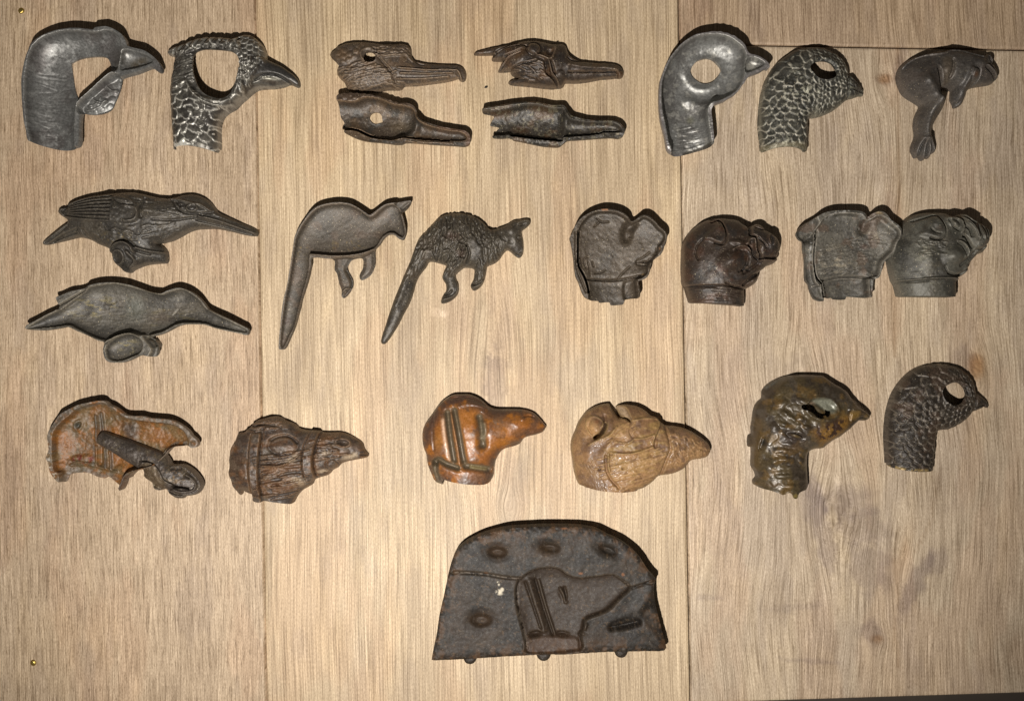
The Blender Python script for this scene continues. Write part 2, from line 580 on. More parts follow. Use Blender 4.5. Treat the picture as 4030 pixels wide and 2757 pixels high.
# ------------------------------------------------------------------ the boards underneath
def wood_mat(name, ys=(260.0, 700.0, 60.0), contrast=1.0, pore=0.5, seed=0.0):
    m, nt, N, L, B = new_mat(name)
    g = N.new('ShaderNodeAttribute'); g.attribute_name = 'grain'
    c = N.new('ShaderNodeAttribute'); c.attribute_name = 'col'
    def streak(sx, sy, detail, rough, off):
        mp = N.new('ShaderNodeVectorMath'); mp.operation = 'MULTIPLY_ADD'
        mp.inputs[1].default_value = (1 / sx, 1 / sy, 0)
        mp.inputs[2].default_value = (off + seed, off * 1.7, seed)
        L.new(g.outputs['Vector'], mp.inputs[0])
        n = N.new('ShaderNodeTexNoise'); n.inputs['Scale'].default_value = 1.0
        n.inputs['Detail'].default_value = detail; n.inputs['Roughness'].default_value = rough
        L.new(mp.outputs[0], n.inputs['Vector'])
        return n.outputs['Fac']
    def ramp(fac, stops):
        r = N.new('ShaderNodeValToRGB')
        e = r.color_ramp.elements
        e[0].position, e[0].color = stops[0][0], (*stops[0][1], 1)
        e[1].position, e[1].color = stops[-1][0], (*stops[-1][1], 1)
        for p, cc in stops[1:-1]:
            x = e.new(p); x.color = (*cc, 1)
        L.new(fac, r.inputs[0])
        return r.outputs[0]
    def mul(a, b):
        x = N.new('ShaderNodeVectorMath'); x.operation = 'MULTIPLY'
        L.new(a, x.inputs[0]); L.new(b, x.inputs[1])
        return x.outputs[0]
    k = contrast
    def mixg(v):          # grey value with the warmth of oak
        return (max(0.02, 1 + (v - 1) * k), max(0.02, 1 + (v - 1) * k * 1.10), max(0.02, 1 + (v - 1) * k * 1.22))
    f1 = streak(4.2, ys[0], 5, 0.62, 3.1)
    f2 = streak(15.0, ys[1], 4, 0.55, 11.7)
    f3 = streak(3.6, ys[2], 3, 0.6, 23.9)
    f4 = streak(210.0, 900.0, 3, 0.5, 41.0)
    f5 = streak(3.4, 11.0, 2, 0.6, 57.0)
    f6 = streak(5.0, ys[0] * 0.7, 3, 0.6, 71.0)
    col = mul(c.outputs['Vector'], ramp(f1, [(0.36, mixg(0.58)), (0.455, mixg(0.84)), (0.49, mixg(1.02)), (0.60, mixg(1.10))]))
    col = mul(col, ramp(f6, [(0.40, mixg(0.96)), (0.54, mixg(1.0)), (0.58, mixg(1.16)), (0.70, mixg(1.30))]))
    col = mul(col, ramp(f2, [(0.32, mixg(0.80)), (0.5, mixg(1.0)), (0.68, mixg(1.10))]))
    col = mul(col, ramp(f3, [(0.33, mixg(1 - 0.95 * pore)), (0.41, mixg(1.0)), (0.75, mixg(1.04))]))
    col = mul(col, ramp(f4, [(0.35, (0.88, 0.86, 0.84)), (0.65, (1.08, 1.07, 1.05))]))
    col = mul(col, ramp(f5, [(0.30, mixg(0.76)), (0.5, mixg(1.0)), (0.70, mixg(1.22))]))
    L.new(col, B.inputs['Base Color'])
    B.inputs['Roughness'].default_value = 0.52
    B.inputs['Specular IOR Level'].default_value = 0.35
    bp = N.new('ShaderNodeBump'); bp.inputs['Strength'].default_value = 0.35
    bp.inputs['Distance'].default_value = 0.0004
    ad = N.new('ShaderNodeMath'); ad.operation = 'ADD'
    L.new(f1, ad.inputs[0]); L.new(f3, ad.inputs[1])
    L.new(ad.outputs[0], bp.inputs['Height'])
    L.new(bp.outputs[0], B.inputs['Normal'])
    return m

# knots: centre, radius of the disturbed grain
KNOTS = [(1932, 1560, 95, 3.2), (3482, 312, 38, 2.4), (3842, 1440, 46, 2.2), (3300, 2010, 120, 1.6),
         (3548, 2120, 52, 3.0), (3440, 2515, 34, 1.0), (3160, 1480, 70, 1.8), (2010, 1990, 40, 1.4)]

def gap_blob(x, y, cx, cy, rx, ry, ang=0):
    a = math.radians(ang); dx, dy = x - cx, y - cy
    u = (dx * math.cos(a) + dy * math.sin(a)) / rx; v = (-dx * math.sin(a) + dy * math.cos(a)) / ry
    return np.exp(-(u * u + v * v))

def plank(corners, mat, seed, wav, tint, tilt=0.0, thick=70.0, parent=None):
    """corners clockwise from top left (outer edges); eased edges, real thickness"""
    (x0, y0), (x1, y1), (x2, y2), (x3, y3) = corners
    nx = int(max(x1 - x0, x2 - x3) / 12) + 1; ny = int(max(y3 - y0, y2 - y1) / 12) + 1
    s = np.concatenate([[0, 0.0028], np.linspace(0, 1, nx)[1:-1], [1 - 0.0028, 1]])
    t = np.concatenate([[0, 0.0014], np.linspace(0, 1, ny)[1:-1], [1 - 0.0014, 1]])
    S, T = np.meshgrid(s, t)
    X = (x0 * (1 - S) + x1 * S) * (1 - T) + (x3 * (1 - S) + x2 * S) * T
    Y = (y0 * (1 - S) + y1 * S) * (1 - T) + (y3 * (1 - S) + y2 * S) * T
    Z = np.zeros(X.shape); Z[0] = Z[-1] = -3.5; Z[:, 0] = Z[:, -1] = -3.5
    # grain coordinates flow round the knots
    gx = X - tilt * Y + wav * 2 * (fbm(X / 420, Y / 620, seed, 2) - .5) * 2 + wav * 0.22 * (fbm(X / 130, Y / 200, seed + 1, 2) - .5) * 2
    swirl = np.zeros(X.shape)
    for kx, ky, R, el in KNOTS:
        dx, dy = X - kx, (Y - ky) / el
        gx = gx - 0.78 * dx * np.exp(-(dx * dx + dy * dy) / (R * R * 1.6))
        swirl += np.exp(-((dx / R / 1.3) ** 2 + (dy / R / 1.3) ** 2))
    gy = Y + swirl * 40 * (fbm(X / 60, Y / 60, seed + 4, 3) - .5) * 4
    c = np.ones(X.shape + (3,)) * np.array(tint)
    def pt(m, rgb, a=1.0):
        nonlocal c
        m = np.clip(m * a, 0, 1)[..., None]
        c = c * (1 - m) + c * np.array(rgb) * m
    pk = sstep((fbm(X / 160, Y / 520, seed + 8, 4) - .48) / .16)
    pt(pk, (1.0, 0.92, 0.88), .6)
    pt(sstep((fbm(X / 110, Y / 420, seed + 12, 4) - .52) / .14), (1.08, 1.07, 1.02), .6)
    pt(sstep((fbm(X / 90, Y / 300, seed + 15, 4) - .55) / .12), (.86, .86, .90), .6)
    for (bx, by, rx, ry, an, am) in [(1950, 1500, 45, 120, 0, .75), (1985, 1360, 60, 120, 0, .3), (3550, 290, 32, 80, 0, .8), (3485, 318, 42, 26, 0, .5),
            (3235, 2080, 42, 190, -14, .8), (3400, 2080, 110, 70, 10, .6), (3420, 2230, 80, 110, 0, .7), (3600, 2300, 34, 150, 26, .85),
            (3430, 2490, 45, 60, -20, .5), (3790, 1420, 40, 60, 0, .6), (3320, 1960, 120, 60, -20, .5), (3160, 1490, 70, 110, 0, .35),
            (2020, 1930, 60, 150, 10, .3), (3300, 420, 40, 200, 5, .25), (3190, 1960, 60, 110, -20, .5), (3350, 1990, 90, 60, 0, .5), (3690, 2210, 40, 60, 20, .6), (3120, 2390, 130, 16, -6, .35), (3200, 2600, 120, 9, 4, .6), (2790, 2350, 60, 10, 0, .5), (3420, 2480, 60, 40, 0, .4), (1920, 2700, 60, 120, 0, .2)]:
        gm = gap_blob(X, Y, bx, by, rx, ry, an)
        pt(sstep((gm * 1.25 + (fbm(X / 26, Y / 34, 63, 3) - .5) * .9 - .22) / .55) * np.clip(gm * 4, 0, 1), (.64, .62, .67), am)
    for (bx, by, rx, ry, an, am) in [(3845, 1440, 40, 62, 0, .8), (3480, 312, 34, 20, -10, .5), (3560, 2160, 30, 110, 14, .45)]:
        pt(gap_blob(X, Y, bx, by, rx, ry, an), (.80, .66, .50), am)
    for line, w, am in [([(3532, 180), (3530, 420), (3540, 700), (3525, 1000), (3522, 1400)], 7, .65), ([(3520, 2200), (3528, 2320), (3524, 2480), (3535, 2620)], 6, .6),
                        ([(3700, 1850), (3672, 1980), (3660, 2060), (3600, 2170)], 6, .45), ([(3475, 195), (3490, 260), (3510, 420)], 5, .4)]:
        P = catmull(line, 4, False)
        pt(np.exp(-(seg_dist(X, Y, P, False) / w) ** 2), (.60, .50, .40), am)
    for (bx, by, rx, ry) in [(1728, 1228, 26, 15), (1745, 1238, 12, 10)]:     # pale scuff on the middle board
        pt(gap_blob(X, Y, bx, by, rx, ry, 10) * sstep((fbm(X / 8, Y / 8, 77, 2) - .35) / .2), (1.5, 1.55, 1.7), .7)
    for kx, ky, rx, ry in [(3480, 312, 26, 17), (3845, 1440, 30, 44), (3452, 2512, 24, 16)]:
        e = np.sqrt(((X - kx) / rx) ** 2 + ((Y - ky) / ry) ** 2) + .25 * (fbm(X / 22, Y / 22, 91, 2) - .5)
        pt(sstep((1.15 - e) / .5), (.78, .62, .45), .6); pt(np.exp(-((e - 1) / .22) ** 2), (.70, .58, .46), .6); pt(np.exp(-((e - .45) / .2) ** 2), (.7, .55, .4), .4)
    for line, w, am in [([(3210, 1900), (3300, 1985), (3350, 2060), (3420, 2110), (3520, 2130)], 12, .8), ([(3290, 1890), (3340, 1960), (3400, 2010)], 9, .6),
                        ([(3280, 2060), (3330, 2110), (3420, 2135)], 14, .7), ([(3470, 2150), (3530, 2150)], 5, .6), ([(3475, 2172), (3520, 2172)], 5, .6)]:
        P = catmull(line, 4, False)
        pt(np.exp(-(seg_dist(X, Y, P, False) / w) ** 2) * sstep((fbm(X / 18, Y / 18, 55, 2) - .3) / .3), (1.22, 1.24, 1.28), am)
    n0 = X.size
    idx = np.arange(n0).reshape(X.shape)
    q = np.stack([idx[:-1, :-1], idx[1:, :-1], idx[1:, 1:], idx[:-1, 1:]], -1).reshape(-1, 4)
    ring = np.concatenate([idx[:-1, 0], idx[-1, :-1], idx[:0:-1, -1], idx[0, :0:-1]])   # counter-clockwise seen from above
    co = np.stack([(X - CX) * U, (CY - Y) * U, Z * U], -1).reshape(-1, 3)
    low = co[ring].copy(); low[:, 2] = -thick * U
    m = len(ring); nxt = np.roll(np.arange(m), -1)
    wq = np.stack([n0 + np.arange(m), n0 + nxt, ring[nxt], ring], -1)
    co = np.vstack([co, low])
    ctr = co.mean(0); ctr[2] = 0
    cc = np.vstack([c.reshape(-1, 3), c.reshape(-1, 3)[ring]])
    gr = np.stack([gx, gy, np.zeros_like(gx)], -1).reshape(-1, 3); gr = np.vstack([gr, gr[ring]])
    me = raw_mesh('plank', co - ctr, np.vstack([q, wq]), mat, cc)
    a = me.attributes.new('grain', 'FLOAT_VECTOR', 'POINT')
    a.data.foreach_set('vector', gr.astype(np.float32).ravel())
    o = bpy.data.objects.new('plank', me); COL.objects.link(o)
    o.location = ctr; o.parent = parent
    return o

def setting():
    bd = bpy.data.objects.new('wooden_floor', None); COL.objects.link(bd)
    bd['kind'] = 'structure'
    h = 3.2
    def sl(y): return 1003 + 0.0160 * y          # joint between the left and the middle board
    def sr(y): return 2671 + 0.0168 * y          # joint between the middle and the right boards
    def bt(x): return 2757 - 0.0321 * (x - 2970)  # front end of the boards
    def jt(x): return 173 + 0.0176 * (x - 2675)   # cross joint of the right boards
    T = -900.0
    OAK = (0.405, 0.306, 0.207)
    w1 = wood_mat('oak_short_grain', (150, 520, 46), 0.95, 0.55, 0.0)
    w2 = wood_mat('oak_straight_grain', (420, 900, 120), 0.92, 0.30, 51.0)
    w3 = wood_mat('oak_wavy_grain', (230, 600, 80), 0.95, 0.45, 97.0)
    xb = sl(bt(1045)); yb = bt(1045)
    plank([(-1000, T), (sl(T) - h, T), (xb - h, yb), (-1000, bt(-1000))], w1, 11, 9, OAK, 0.012, parent=bd)
    xr = sr(bt(2718)); yr = bt(2718)
    plank([(sl(T) + h, T), (sr(T) - h, T), (xr - h, yr), (xb + h, yb)], w2, 23, 6, (0.435, 0.334, 0.218), 0.016, parent=bd)
    yj0, yj1 = jt(2675), jt(5000)
    plank([(sr(T) + h, T), (5000, T), (5000, yj1 - h), (sr(yj0) + h, yj0 - h)], w3, 37, 12, (0.350, 0.257, 0.174), 0.016, parent=bd)
    plank([(sr(yj0) + h, yj0 + h), (5000, yj1 + h), (5000, bt(5000)), (xr + h, yr)], w3, 41, 22, (0.425, 0.337, 0.241), 0.016, parent=bd)
    # the dark surface the boards lie on
    m, nt, N, L, B = new_mat('dark_ground')
    n = N.new('ShaderNodeTexNoise'); n.inputs['Scale'].default_value = 60
    r = N.new('ShaderNodeValToRGB')
    r.color_ramp.elements[0].color = (0.022, 0.015, 0.010, 1); r.color_ramp.elements[1].color = (0.045, 0.033, 0.022, 1)
    tc = N.new('ShaderNodeTexCoord')
    L.new(tc.outputs['Object'], n.inputs['Vector']); L.new(n.outputs['Fac'], r.inputs[0])
    L.new(r.outputs[0], B.inputs['Base Color']); B.inputs['Roughness'].default_value = 0.8
    z = -74 * U
    me = bpy.data.meshes.new('ground')
    me.from_pydata([(-1.5, -1.5, z), (1.5, -1.5, z), (1.5, 1.5, z), (-1.5, 1.5, z)], [], [(0, 1, 2, 3)])
    me.materials.append(m)
    g = bpy.data.objects.new('ground', me); COL.objects.link(g); g['kind'] = 'structure'

    # brass pin heads
    mb, nt, N, L, B = new_mat('brass')
    B.inputs['Base Color'].default_value = (0.50, 0.36, 0.10, 1); B.inputs['Metallic'].default_value = 0.9
    B.inputs['Roughness'].default_value = 0.28
    nb = N.new('ShaderNodeTexNoise'); nb.inputs['Scale'].default_value = 900
    bb = N.new('ShaderNodeBump'); bb.inputs['Strength'].default_value = 0.25; bb.inputs['Distance'].default_value = 0.0005
    L.new(nb.outputs['Fac'], bb.inputs['Height']); L.new(bb.outputs[0], B.inputs['Normal'])
    def pin(px, py, r, tx, ty, label):
        prof = [(0, 7.5), (3.5, 7.2), (7, 6.2), (9.5, 4.6), (11.3, 2.6), (12, 0.6), (11.6, -1.0), (3.2, -1.2), (3.0, -40), (0, -44)]
        co, fs = [], []
        ns = 28
        for i, (pr, pz) in enumerate(prof):
            for k in range(ns):
                a = 2 * math.pi * k / ns
                rr = pr * r / 12
                co.append((rr * math.cos(a) * U, rr * math.sin(a) * U, (pz + (tx * math.cos(a) + ty * math.sin(a)) * rr) * U))
        for i in range(len(prof) - 1):
            for k in range(ns):
                fs.append((i * ns + k, (i + 1) * ns + k, (i + 1) * ns + (k + 1) % ns, i * ns + (k + 1) % ns))
        me = raw_mesh('brass_nail', np.array(co), np.array(fs), mb)
        o = bpy.data.objects.new('brass_nail', me); COL.objects.link(o); o.location = W(px, py)
        tag(o, label, 'nail', 'brass nails in the boards')
    pin(84, 43, 12.5, 0.02, -0.12, 'small brass nail head in the wood above the plain hollow bird head')
    pin(131, 2606, 12.5, 0.10, 0.10, 'small brass nail head in the wood below the rusty dog head half')
    # a dark crumb on the middle board
    mc, nt, N, L, B = new_mat('dark_crumb')
    B.inputs['Base Color'].default_value = (0.012, 0.009, 0.006, 1); B.inputs['Roughness'].default_value = 0.7
    co, fs = [], []
    rs = np.random.RandomState(4)
    for i in range(6):
        ph = math.pi * i / 5
        for k in range(10):
            a = 2 * math.pi * k / 10; q = 0.85 + 0.3 * rs.rand()
            co.append((7.5 * math.sin(ph) * math.cos(a) * q * U, 4.2 * math.sin(ph) * math.sin(a) * q * U, (3.2 - 3.4 * -math.cos(ph)) * U))
    for i in range(5):
        for k in range(10):
            fs.append((i * 10 + k, i * 10 + (k + 1) % 10, (i + 1) * 10 + (k + 1) % 10, (i + 1) * 10 + k))
    me = raw_mesh('crumb', np.array(co), np.array(fs)[:, ::-1], mc)
    o = bpy.data.objects.new('crumb', me); COL.objects.link(o); o.location = W(1913, 344); o.rotation_euler = (0, 0, 0.3)
    tag(o, 'tiny dark crumb on the wood below the dark feathered hook-billed head', 'crumb')

setting()

# ------------------------------------------------------------------ the castings
def bird_head_hollow():
    r = Relief((50, 50), 2.649,
        [(180,390),(215,320),(290,262),(390,215),(490,188),(600,172),(700,172),(790,180),(850,186),(870,165),(920,158),(980,152),(1040,170),(1090,195),(1140,230),(1175,280),(1195,340),(1210,357),(1270,375),(1370,400),(1440,440),(1500,490),(1540,545),(1552,590),(1535,615),(1510,612),(1480,590),(1450,568),(1380,590),(1290,625),(1200,650),(1130,675),(1105,720),(1095,790),(1070,860),(1040,930),(1000,1000),(940,1035),(860,1050),(770,1048),(720,1040),(705,1080),(700,1200),(700,1290),(690,1370),(640,1400),(540,1412),(430,1405),(310,1380),(200,1350),(165,1320),(150,1220),(130,1130),(118,1000),(108,850),(105,720),(115,620),(135,520),(155,450)],
        holes=[[(575,515),(590,640),(605,740),(625,820),(660,890),(695,915),(780,850),(880,760),(960,680),(1020,625),(1010,540),(985,480),(950,450),(900,437),(820,437),(730,445),(640,470),(590,498)]],
        ext=[[(185,1300),(660,1300),(660,1700),(185,1700)]], zref=80, hz=42, seed=1, base=(114, 113, 110))
    bowl = [[(205,395),(240,335),(320,270),(420,230),(560,200),(700,200),(840,215),(905,210),(990,190),(1070,215),(1120,270),(1135,350),(1130,430),(1112,530),(1090,600),(1030,628),(960,680),(880,760),(780,850),(690,930),(655,1000),(645,1150),(640,1300),(640,1700),(200,1700),(200,1340),(170,1210),(150,1000),(138,850),(140,700),(160,560),(180,460)],
            [(1160,400),(1290,415),(1410,455),(1470,505),(1430,540),(1300,580),(1190,600),(1125,595),(1140,500)]]
    tuft = r.m_poly([(690,960),(780,880),(880,790),(980,700),(1050,650),(1120,670),(1105,790),(1050,930),(1000,1010),(860,1060),(710,1050)], 6)
    r.hollow(92, 8, 9, 0.75, bowl)
    r.stroke([(1030,640),(960,690),(880,770),(780,860),(700,930)], 22, 6)
    r.z = r.z * (1 - tuft) + tuft * (46 + 14 * r.m_blob(880, 900, 260, 160, -45))
    r.stroke([(1060,640),(980,700),(880,790),(780,880),(690,960)], 14, 10)
    h, e = r.scales([(720,1040),(860,900),(1060,690)], 70, 75, 10, tuft, tone=.4)
    for p in ([(740,1010),(820,1000),(900,960),(960,900)], [(820,900),(900,930),(960,910)], [(960,760),(1010,800),(1060,800)], [(780,960),(860,940),(900,880)]):
        r.stroke(p, 9, 5)
    r.noise(90, 3); r.noise(14, 0.9, 3, 5)
    r.hatch([(190,600),(560,560),(620,880),(640,1300),(230,1300)], 50, 150, 8, -0.8, 4, 10)
    r.hatch([(420,240),(880,230),(880,420),(560,470),(330,420)], 20, 130, 8, -0.8, 2, 10)
    r.paint(r.m_blob(1080,470,160,200,60), (92,84,74), .7)
    r.paint(r.m_blob(1300,520,160,80,-20), (104,92,72), .8)
    r.mottle(70, (98,93,90), .45, .65, .7); r.mottle(28, (150,149,145), .58, .70, .5, 8)
    r.mottle(14, (165,165,160), .60, .72, .5, 9, mask=r.m_blob(400,1200,260,220)+r.m_blob(480,430,190,130)+.4)
    r.wear((150,148,142), 6, 3, .7)
    r.piece('beak', [(1145,360),(1250,340),(1450,400),(1600,560),(1560,650),(1440,600),(1200,662),(1115,640),(1135,480)])
    r.piece('throat_feathers', [(700,1000),(790,880),(880,785),(980,700),(1060,655),(1140,660),(1130,790),(1000,1060),(850,1090),(690,1080)])
    r.build('bird_head', 'pewter', 'plain grey hollow half of a bird head with big rounded opening, leftmost in top row', 'bird head', 'bird head halves', 'head_shell')

def bird_head_crested():
    r = Relief((600, 50), 2.649,
        [(148,405),(165,385),(230,360),(320,340),(400,305),(480,280),(560,265),(650,262),(740,268),(820,278),(865,285),(875,262),(920,238),(985,228),(1040,240),(1090,275),(1140,325),(1170,375),(1190,440),(1200,490),(1270,525),(1350,560),(1420,605),(1480,650),(1525,710),(1530,750),(1510,768),(1470,755),(1430,740),(1360,765),(1270,782),(1180,785),(1100,795),(1040,830),(980,885),(920,935),(870,990),(800,1030),(750,1070),(720,1120),(706,1180),(702,1280),(705,1370),(690,1455),(660,1460),(560,1435),(440,1412),(330,1405),(265,1412),(270,1435),(240,1435),(222,1400),(215,1330),(205,1230),(198,1110),(192,1000),(188,900),(190,780),(205,680),(218,590),(235,500),(240,470),(200,445),(160,430)],
        holes=[[(460,440),(500,410),(570,398),(700,405),(800,415),(860,435),(905,470),(928,540),(925,600),(905,680),(875,760),(835,840),(790,885),(740,910),(690,912),(620,895),(560,860),(510,800),(475,720),(455,640),(447,560),(448,490)]],
        ext=[[(215,1300),(700,1300),(700,1800),(215,1800)]], zref=30, hz=62, seed=2, base=(94, 90, 83))
    r.inflate(96, 0.85, 10)
    neck = r.m_poly([(180,880),(420,760),(520,900),(650,1000),(830,1010),(720,1100),(740,1500),(180,1500)], 14)
    h, e1 = r.scales([(430,400),(430,900),(450,1500)], 118, 84, 13, neck, bulge=.4, jit=.3, tone=.3)
    head = r.m_poly([(870,260),(980,215),(1110,270),(1200,480),(1150,640),(960,680),(930,520),(900,420),(840,360)], 10)
    h, e2 = r.scales([(1150,520),(1050,400),(960,300)], 66, 50, 11, head, flip=True, tone=.2)
    crest = r.m_poly([(140,405),(400,300),(560,255),(740,262),(900,290),(960,420),(900,470),(800,410),(570,395),(450,430),(250,470)], 8)
    h, e3 = r.scales([(950,400),(800,340),(600,335),(400,370),(180,420)], 150, 90, 15, crest, bulge=.6, tone=.2)
    arch = r.m_poly([(420,770),(520,880),(620,930),(740,945),(850,900),(930,760),(990,760),(960,900),(850,985),(740,1015),(600,985),(470,900)], 8)
    r.add(arch, 9)
    h, e4 = r.scales([(420,800),(520,920),(650,965),(790,960),(890,880),(960,760)], 130, 88, 14, arch, bulge=.7, tone=.2)
    r.add(crest, 8)
    for i in range(9):
        x = 255 + 80 * i
        t = np.interp(x, [200, 300, 480, 650, 860, 950], [372, 343, 281, 264, 288, 300]); u = np.interp(x, [200, 300, 480, 650, 860, 950], [450, 432, 412, 396, 412, 440])
        r.stroke([(x + 34, t), (x + 18, (t * 2 + u) / 3), (x - 14, u)], 9, -12)
    for p in ([(420,760),(500,900),(620,990),(760,1012),(860,980)],):
        r.stroke(p, 9, 5)
    side = [(190,700),(240,480),(440,460),(440,600),(470,740),(400,780),(210,860)]
    r.hatch(side, 90, 130, 9, 6, lambda x, y: 150 + (x - 200) * .12, 14)
    r.hatch([(940,560),(1180,520),(1080,700),(1000,860),(930,900)], 60, 60, 9, 7, 110, 25)
    beak = r.m_poly([(1190,500),(1280,520),(1420,600),(1540,720),(1520,775),(1430,738),(1270,690),(1100,712),(1050,690),(1120,620)], 9)
    r.add(beak, 12)
    r.slot([(1070,742),(1140,712),(1250,690)], 5, 10)
    r.stroke([(1090,722),(1200,672),(1320,672),(1440,735)], 9, -10)
    r.blob(1250, 718, 140, 34, 4, 12)
    r.noise(16, 1.6, 3, 2)
    r.mottle(40, (66,62,58), .45, .62, .8); r.mottle(16, (112,108,98), .55, .7, .7, 6)
    r.paint(r.m_poly([(250,1375),(310,1385),(370,1340),(400,1380),(450,1400),(330,1412),(250,1410)], 3), (235,232,220), .9)
    r.wear((160,156,146), 7, 3.2, .7)
    for e in (e1, e2, e3, e4):
        r.mottle(16, (226,222,210), .32, .48, .85, 21, mask=e)
    r.paint(beak, (66,64,62), .8); r.paint(r.m_blob(1240,708,130,26,3), (190,185,168), .8)
    r.shell(14)
    r.piece('beak', [(1195,485),(1300,520),(1560,680),(1560,790),(1430,760),(1270,800),(1100,805),(1045,735),(1110,650),(1200,600)])
    r.piece('crest', [(130,400),(400,290),(650,245),(868,270),(890,360),(840,410),(570,400),(450,440),(240,472)])
    r.build('bird_head', 'pewter', 'shiny pewter bird head with raised crest, large scale feathers and wide oval opening', 'bird head', 'bird head halves', 'head_shell')

def hook_upper_brown():
    r = Relief((1250, 100), 3.575,
        [(168,405),(195,375),(255,340),(265,310),(330,280),(400,255),(500,245),(600,238),(700,242),(800,255),(900,268),(1000,278),(1100,275),(1200,265),(1250,272),(1300,310),(1318,370),(1325,440),(1360,490),(1430,518),(1550,540),(1700,548),(1850,552),(1950,555),(2020,575),(2065,615),(2088,670),(2090,730),(2070,775),(2030,785),(1995,765),(1975,745),(1900,770),(1780,795),(1600,820),(1400,845),(1230,852),(1190,890),(1130,908),(1000,905),(850,930),(700,935),(550,930),(440,905),(400,860),(370,795),(310,740),(275,685),(290,650),(325,620),(290,560),(230,500),(190,450)],
        holes=[[(650,455),(660,415),(690,388),(735,378),(780,390),(812,425),(822,470),(808,505),(775,525),(730,533),(685,525),(655,495)]],
        ext=[[(180,450),(400,560),(400,620),(180,700),(60,600)]], zref=18, hz=52, seed=3, base=(98, 84, 70))
    r.inflate(56, 0.9, 8)
    r.ring(735, 452, 105, 95, 0, 22, 9)
    r.stroke([(820,380),(880,470),(980,600),(1080,720),(1110,830),(1210,860)], 26, -8)
    r.stroke([(860,440),(960,560),(1060,670),(1100,760)], 14, 6)
    hair = [(1150,640),(1250,645),(1600,655),(1800,645),(1950,650)]
    r.stroke(hair, 9, 8); r.stroke([(1180,712),(1500,708),(1700,698),(1900,684)], 9, 8)
    r.stroke([(1180,785),(1400,780),(1600,765),(1850,735)], 10, 6)
    r.stroke([(1960,640),(2000,690),(2020,770)], 14, 6)
    r.stroke([(1950,690),(1985,720),(2000,760)], 8, -8)
    r.stroke([(1360,510),(1420,560),(1500,575)], 14, -5)
    r.hatch([(440,680),(640,620),(900,640),(1080,780),(1180,840),(1100,895),(850,920),(560,920),(430,860)], 90, 240, 8, 6, lambda x, y: -6 + (x - 700) * .02, 6, .3)
    r.hatch([(860,300),(1220,280),(1300,370),(1280,440),(1000,460),(900,440)], 55, 190, 8, 6, lambda x, y: -6 + max(0, x - 1180) * .6, 7, .4)
    r.scales([(900,520),(600,450),(180,400)], 95, 85, 9, r.m_poly([(190,400),(280,310),(420,255),(640,250),(640,350),(560,500),(420,580),(300,560)], 10), bulge=.7, tone=.35)
    r.hatch([(280,650),(420,610),(620,560),(700,600),(600,640),(430,700),(380,790)], 30, 120, 9, 5, -10, 10)
    r.blob(1110,400,40,30,0,6)
    r.noise(12, 1.2, 3, 2)
    r.mottle(45, (82,72,64), .45, .6, .7); r.mottle(30, (112,90,68), .55, .66, .7, 7)
    r.paint(r.m_blob(380,430,160,130)+r.m_blob(760,590,120,40), (116,92,66), .5)
    r.wear((150,128,104), 6, 2.4, .8)
    r.shell(13)
    r.piece('bill', [(1090,720),(1330,470),(1420,490),(1950,530),(2150,600),(2150,830),(1950,790),(1230,870),(1120,800)])
    r.build('bird_head', 'bronze', 'brown feathered hook-billed bird head with round eye hole, lying above its hollow brown mate', 'bird head', 'long hook-billed bird heads', 'head_shell')

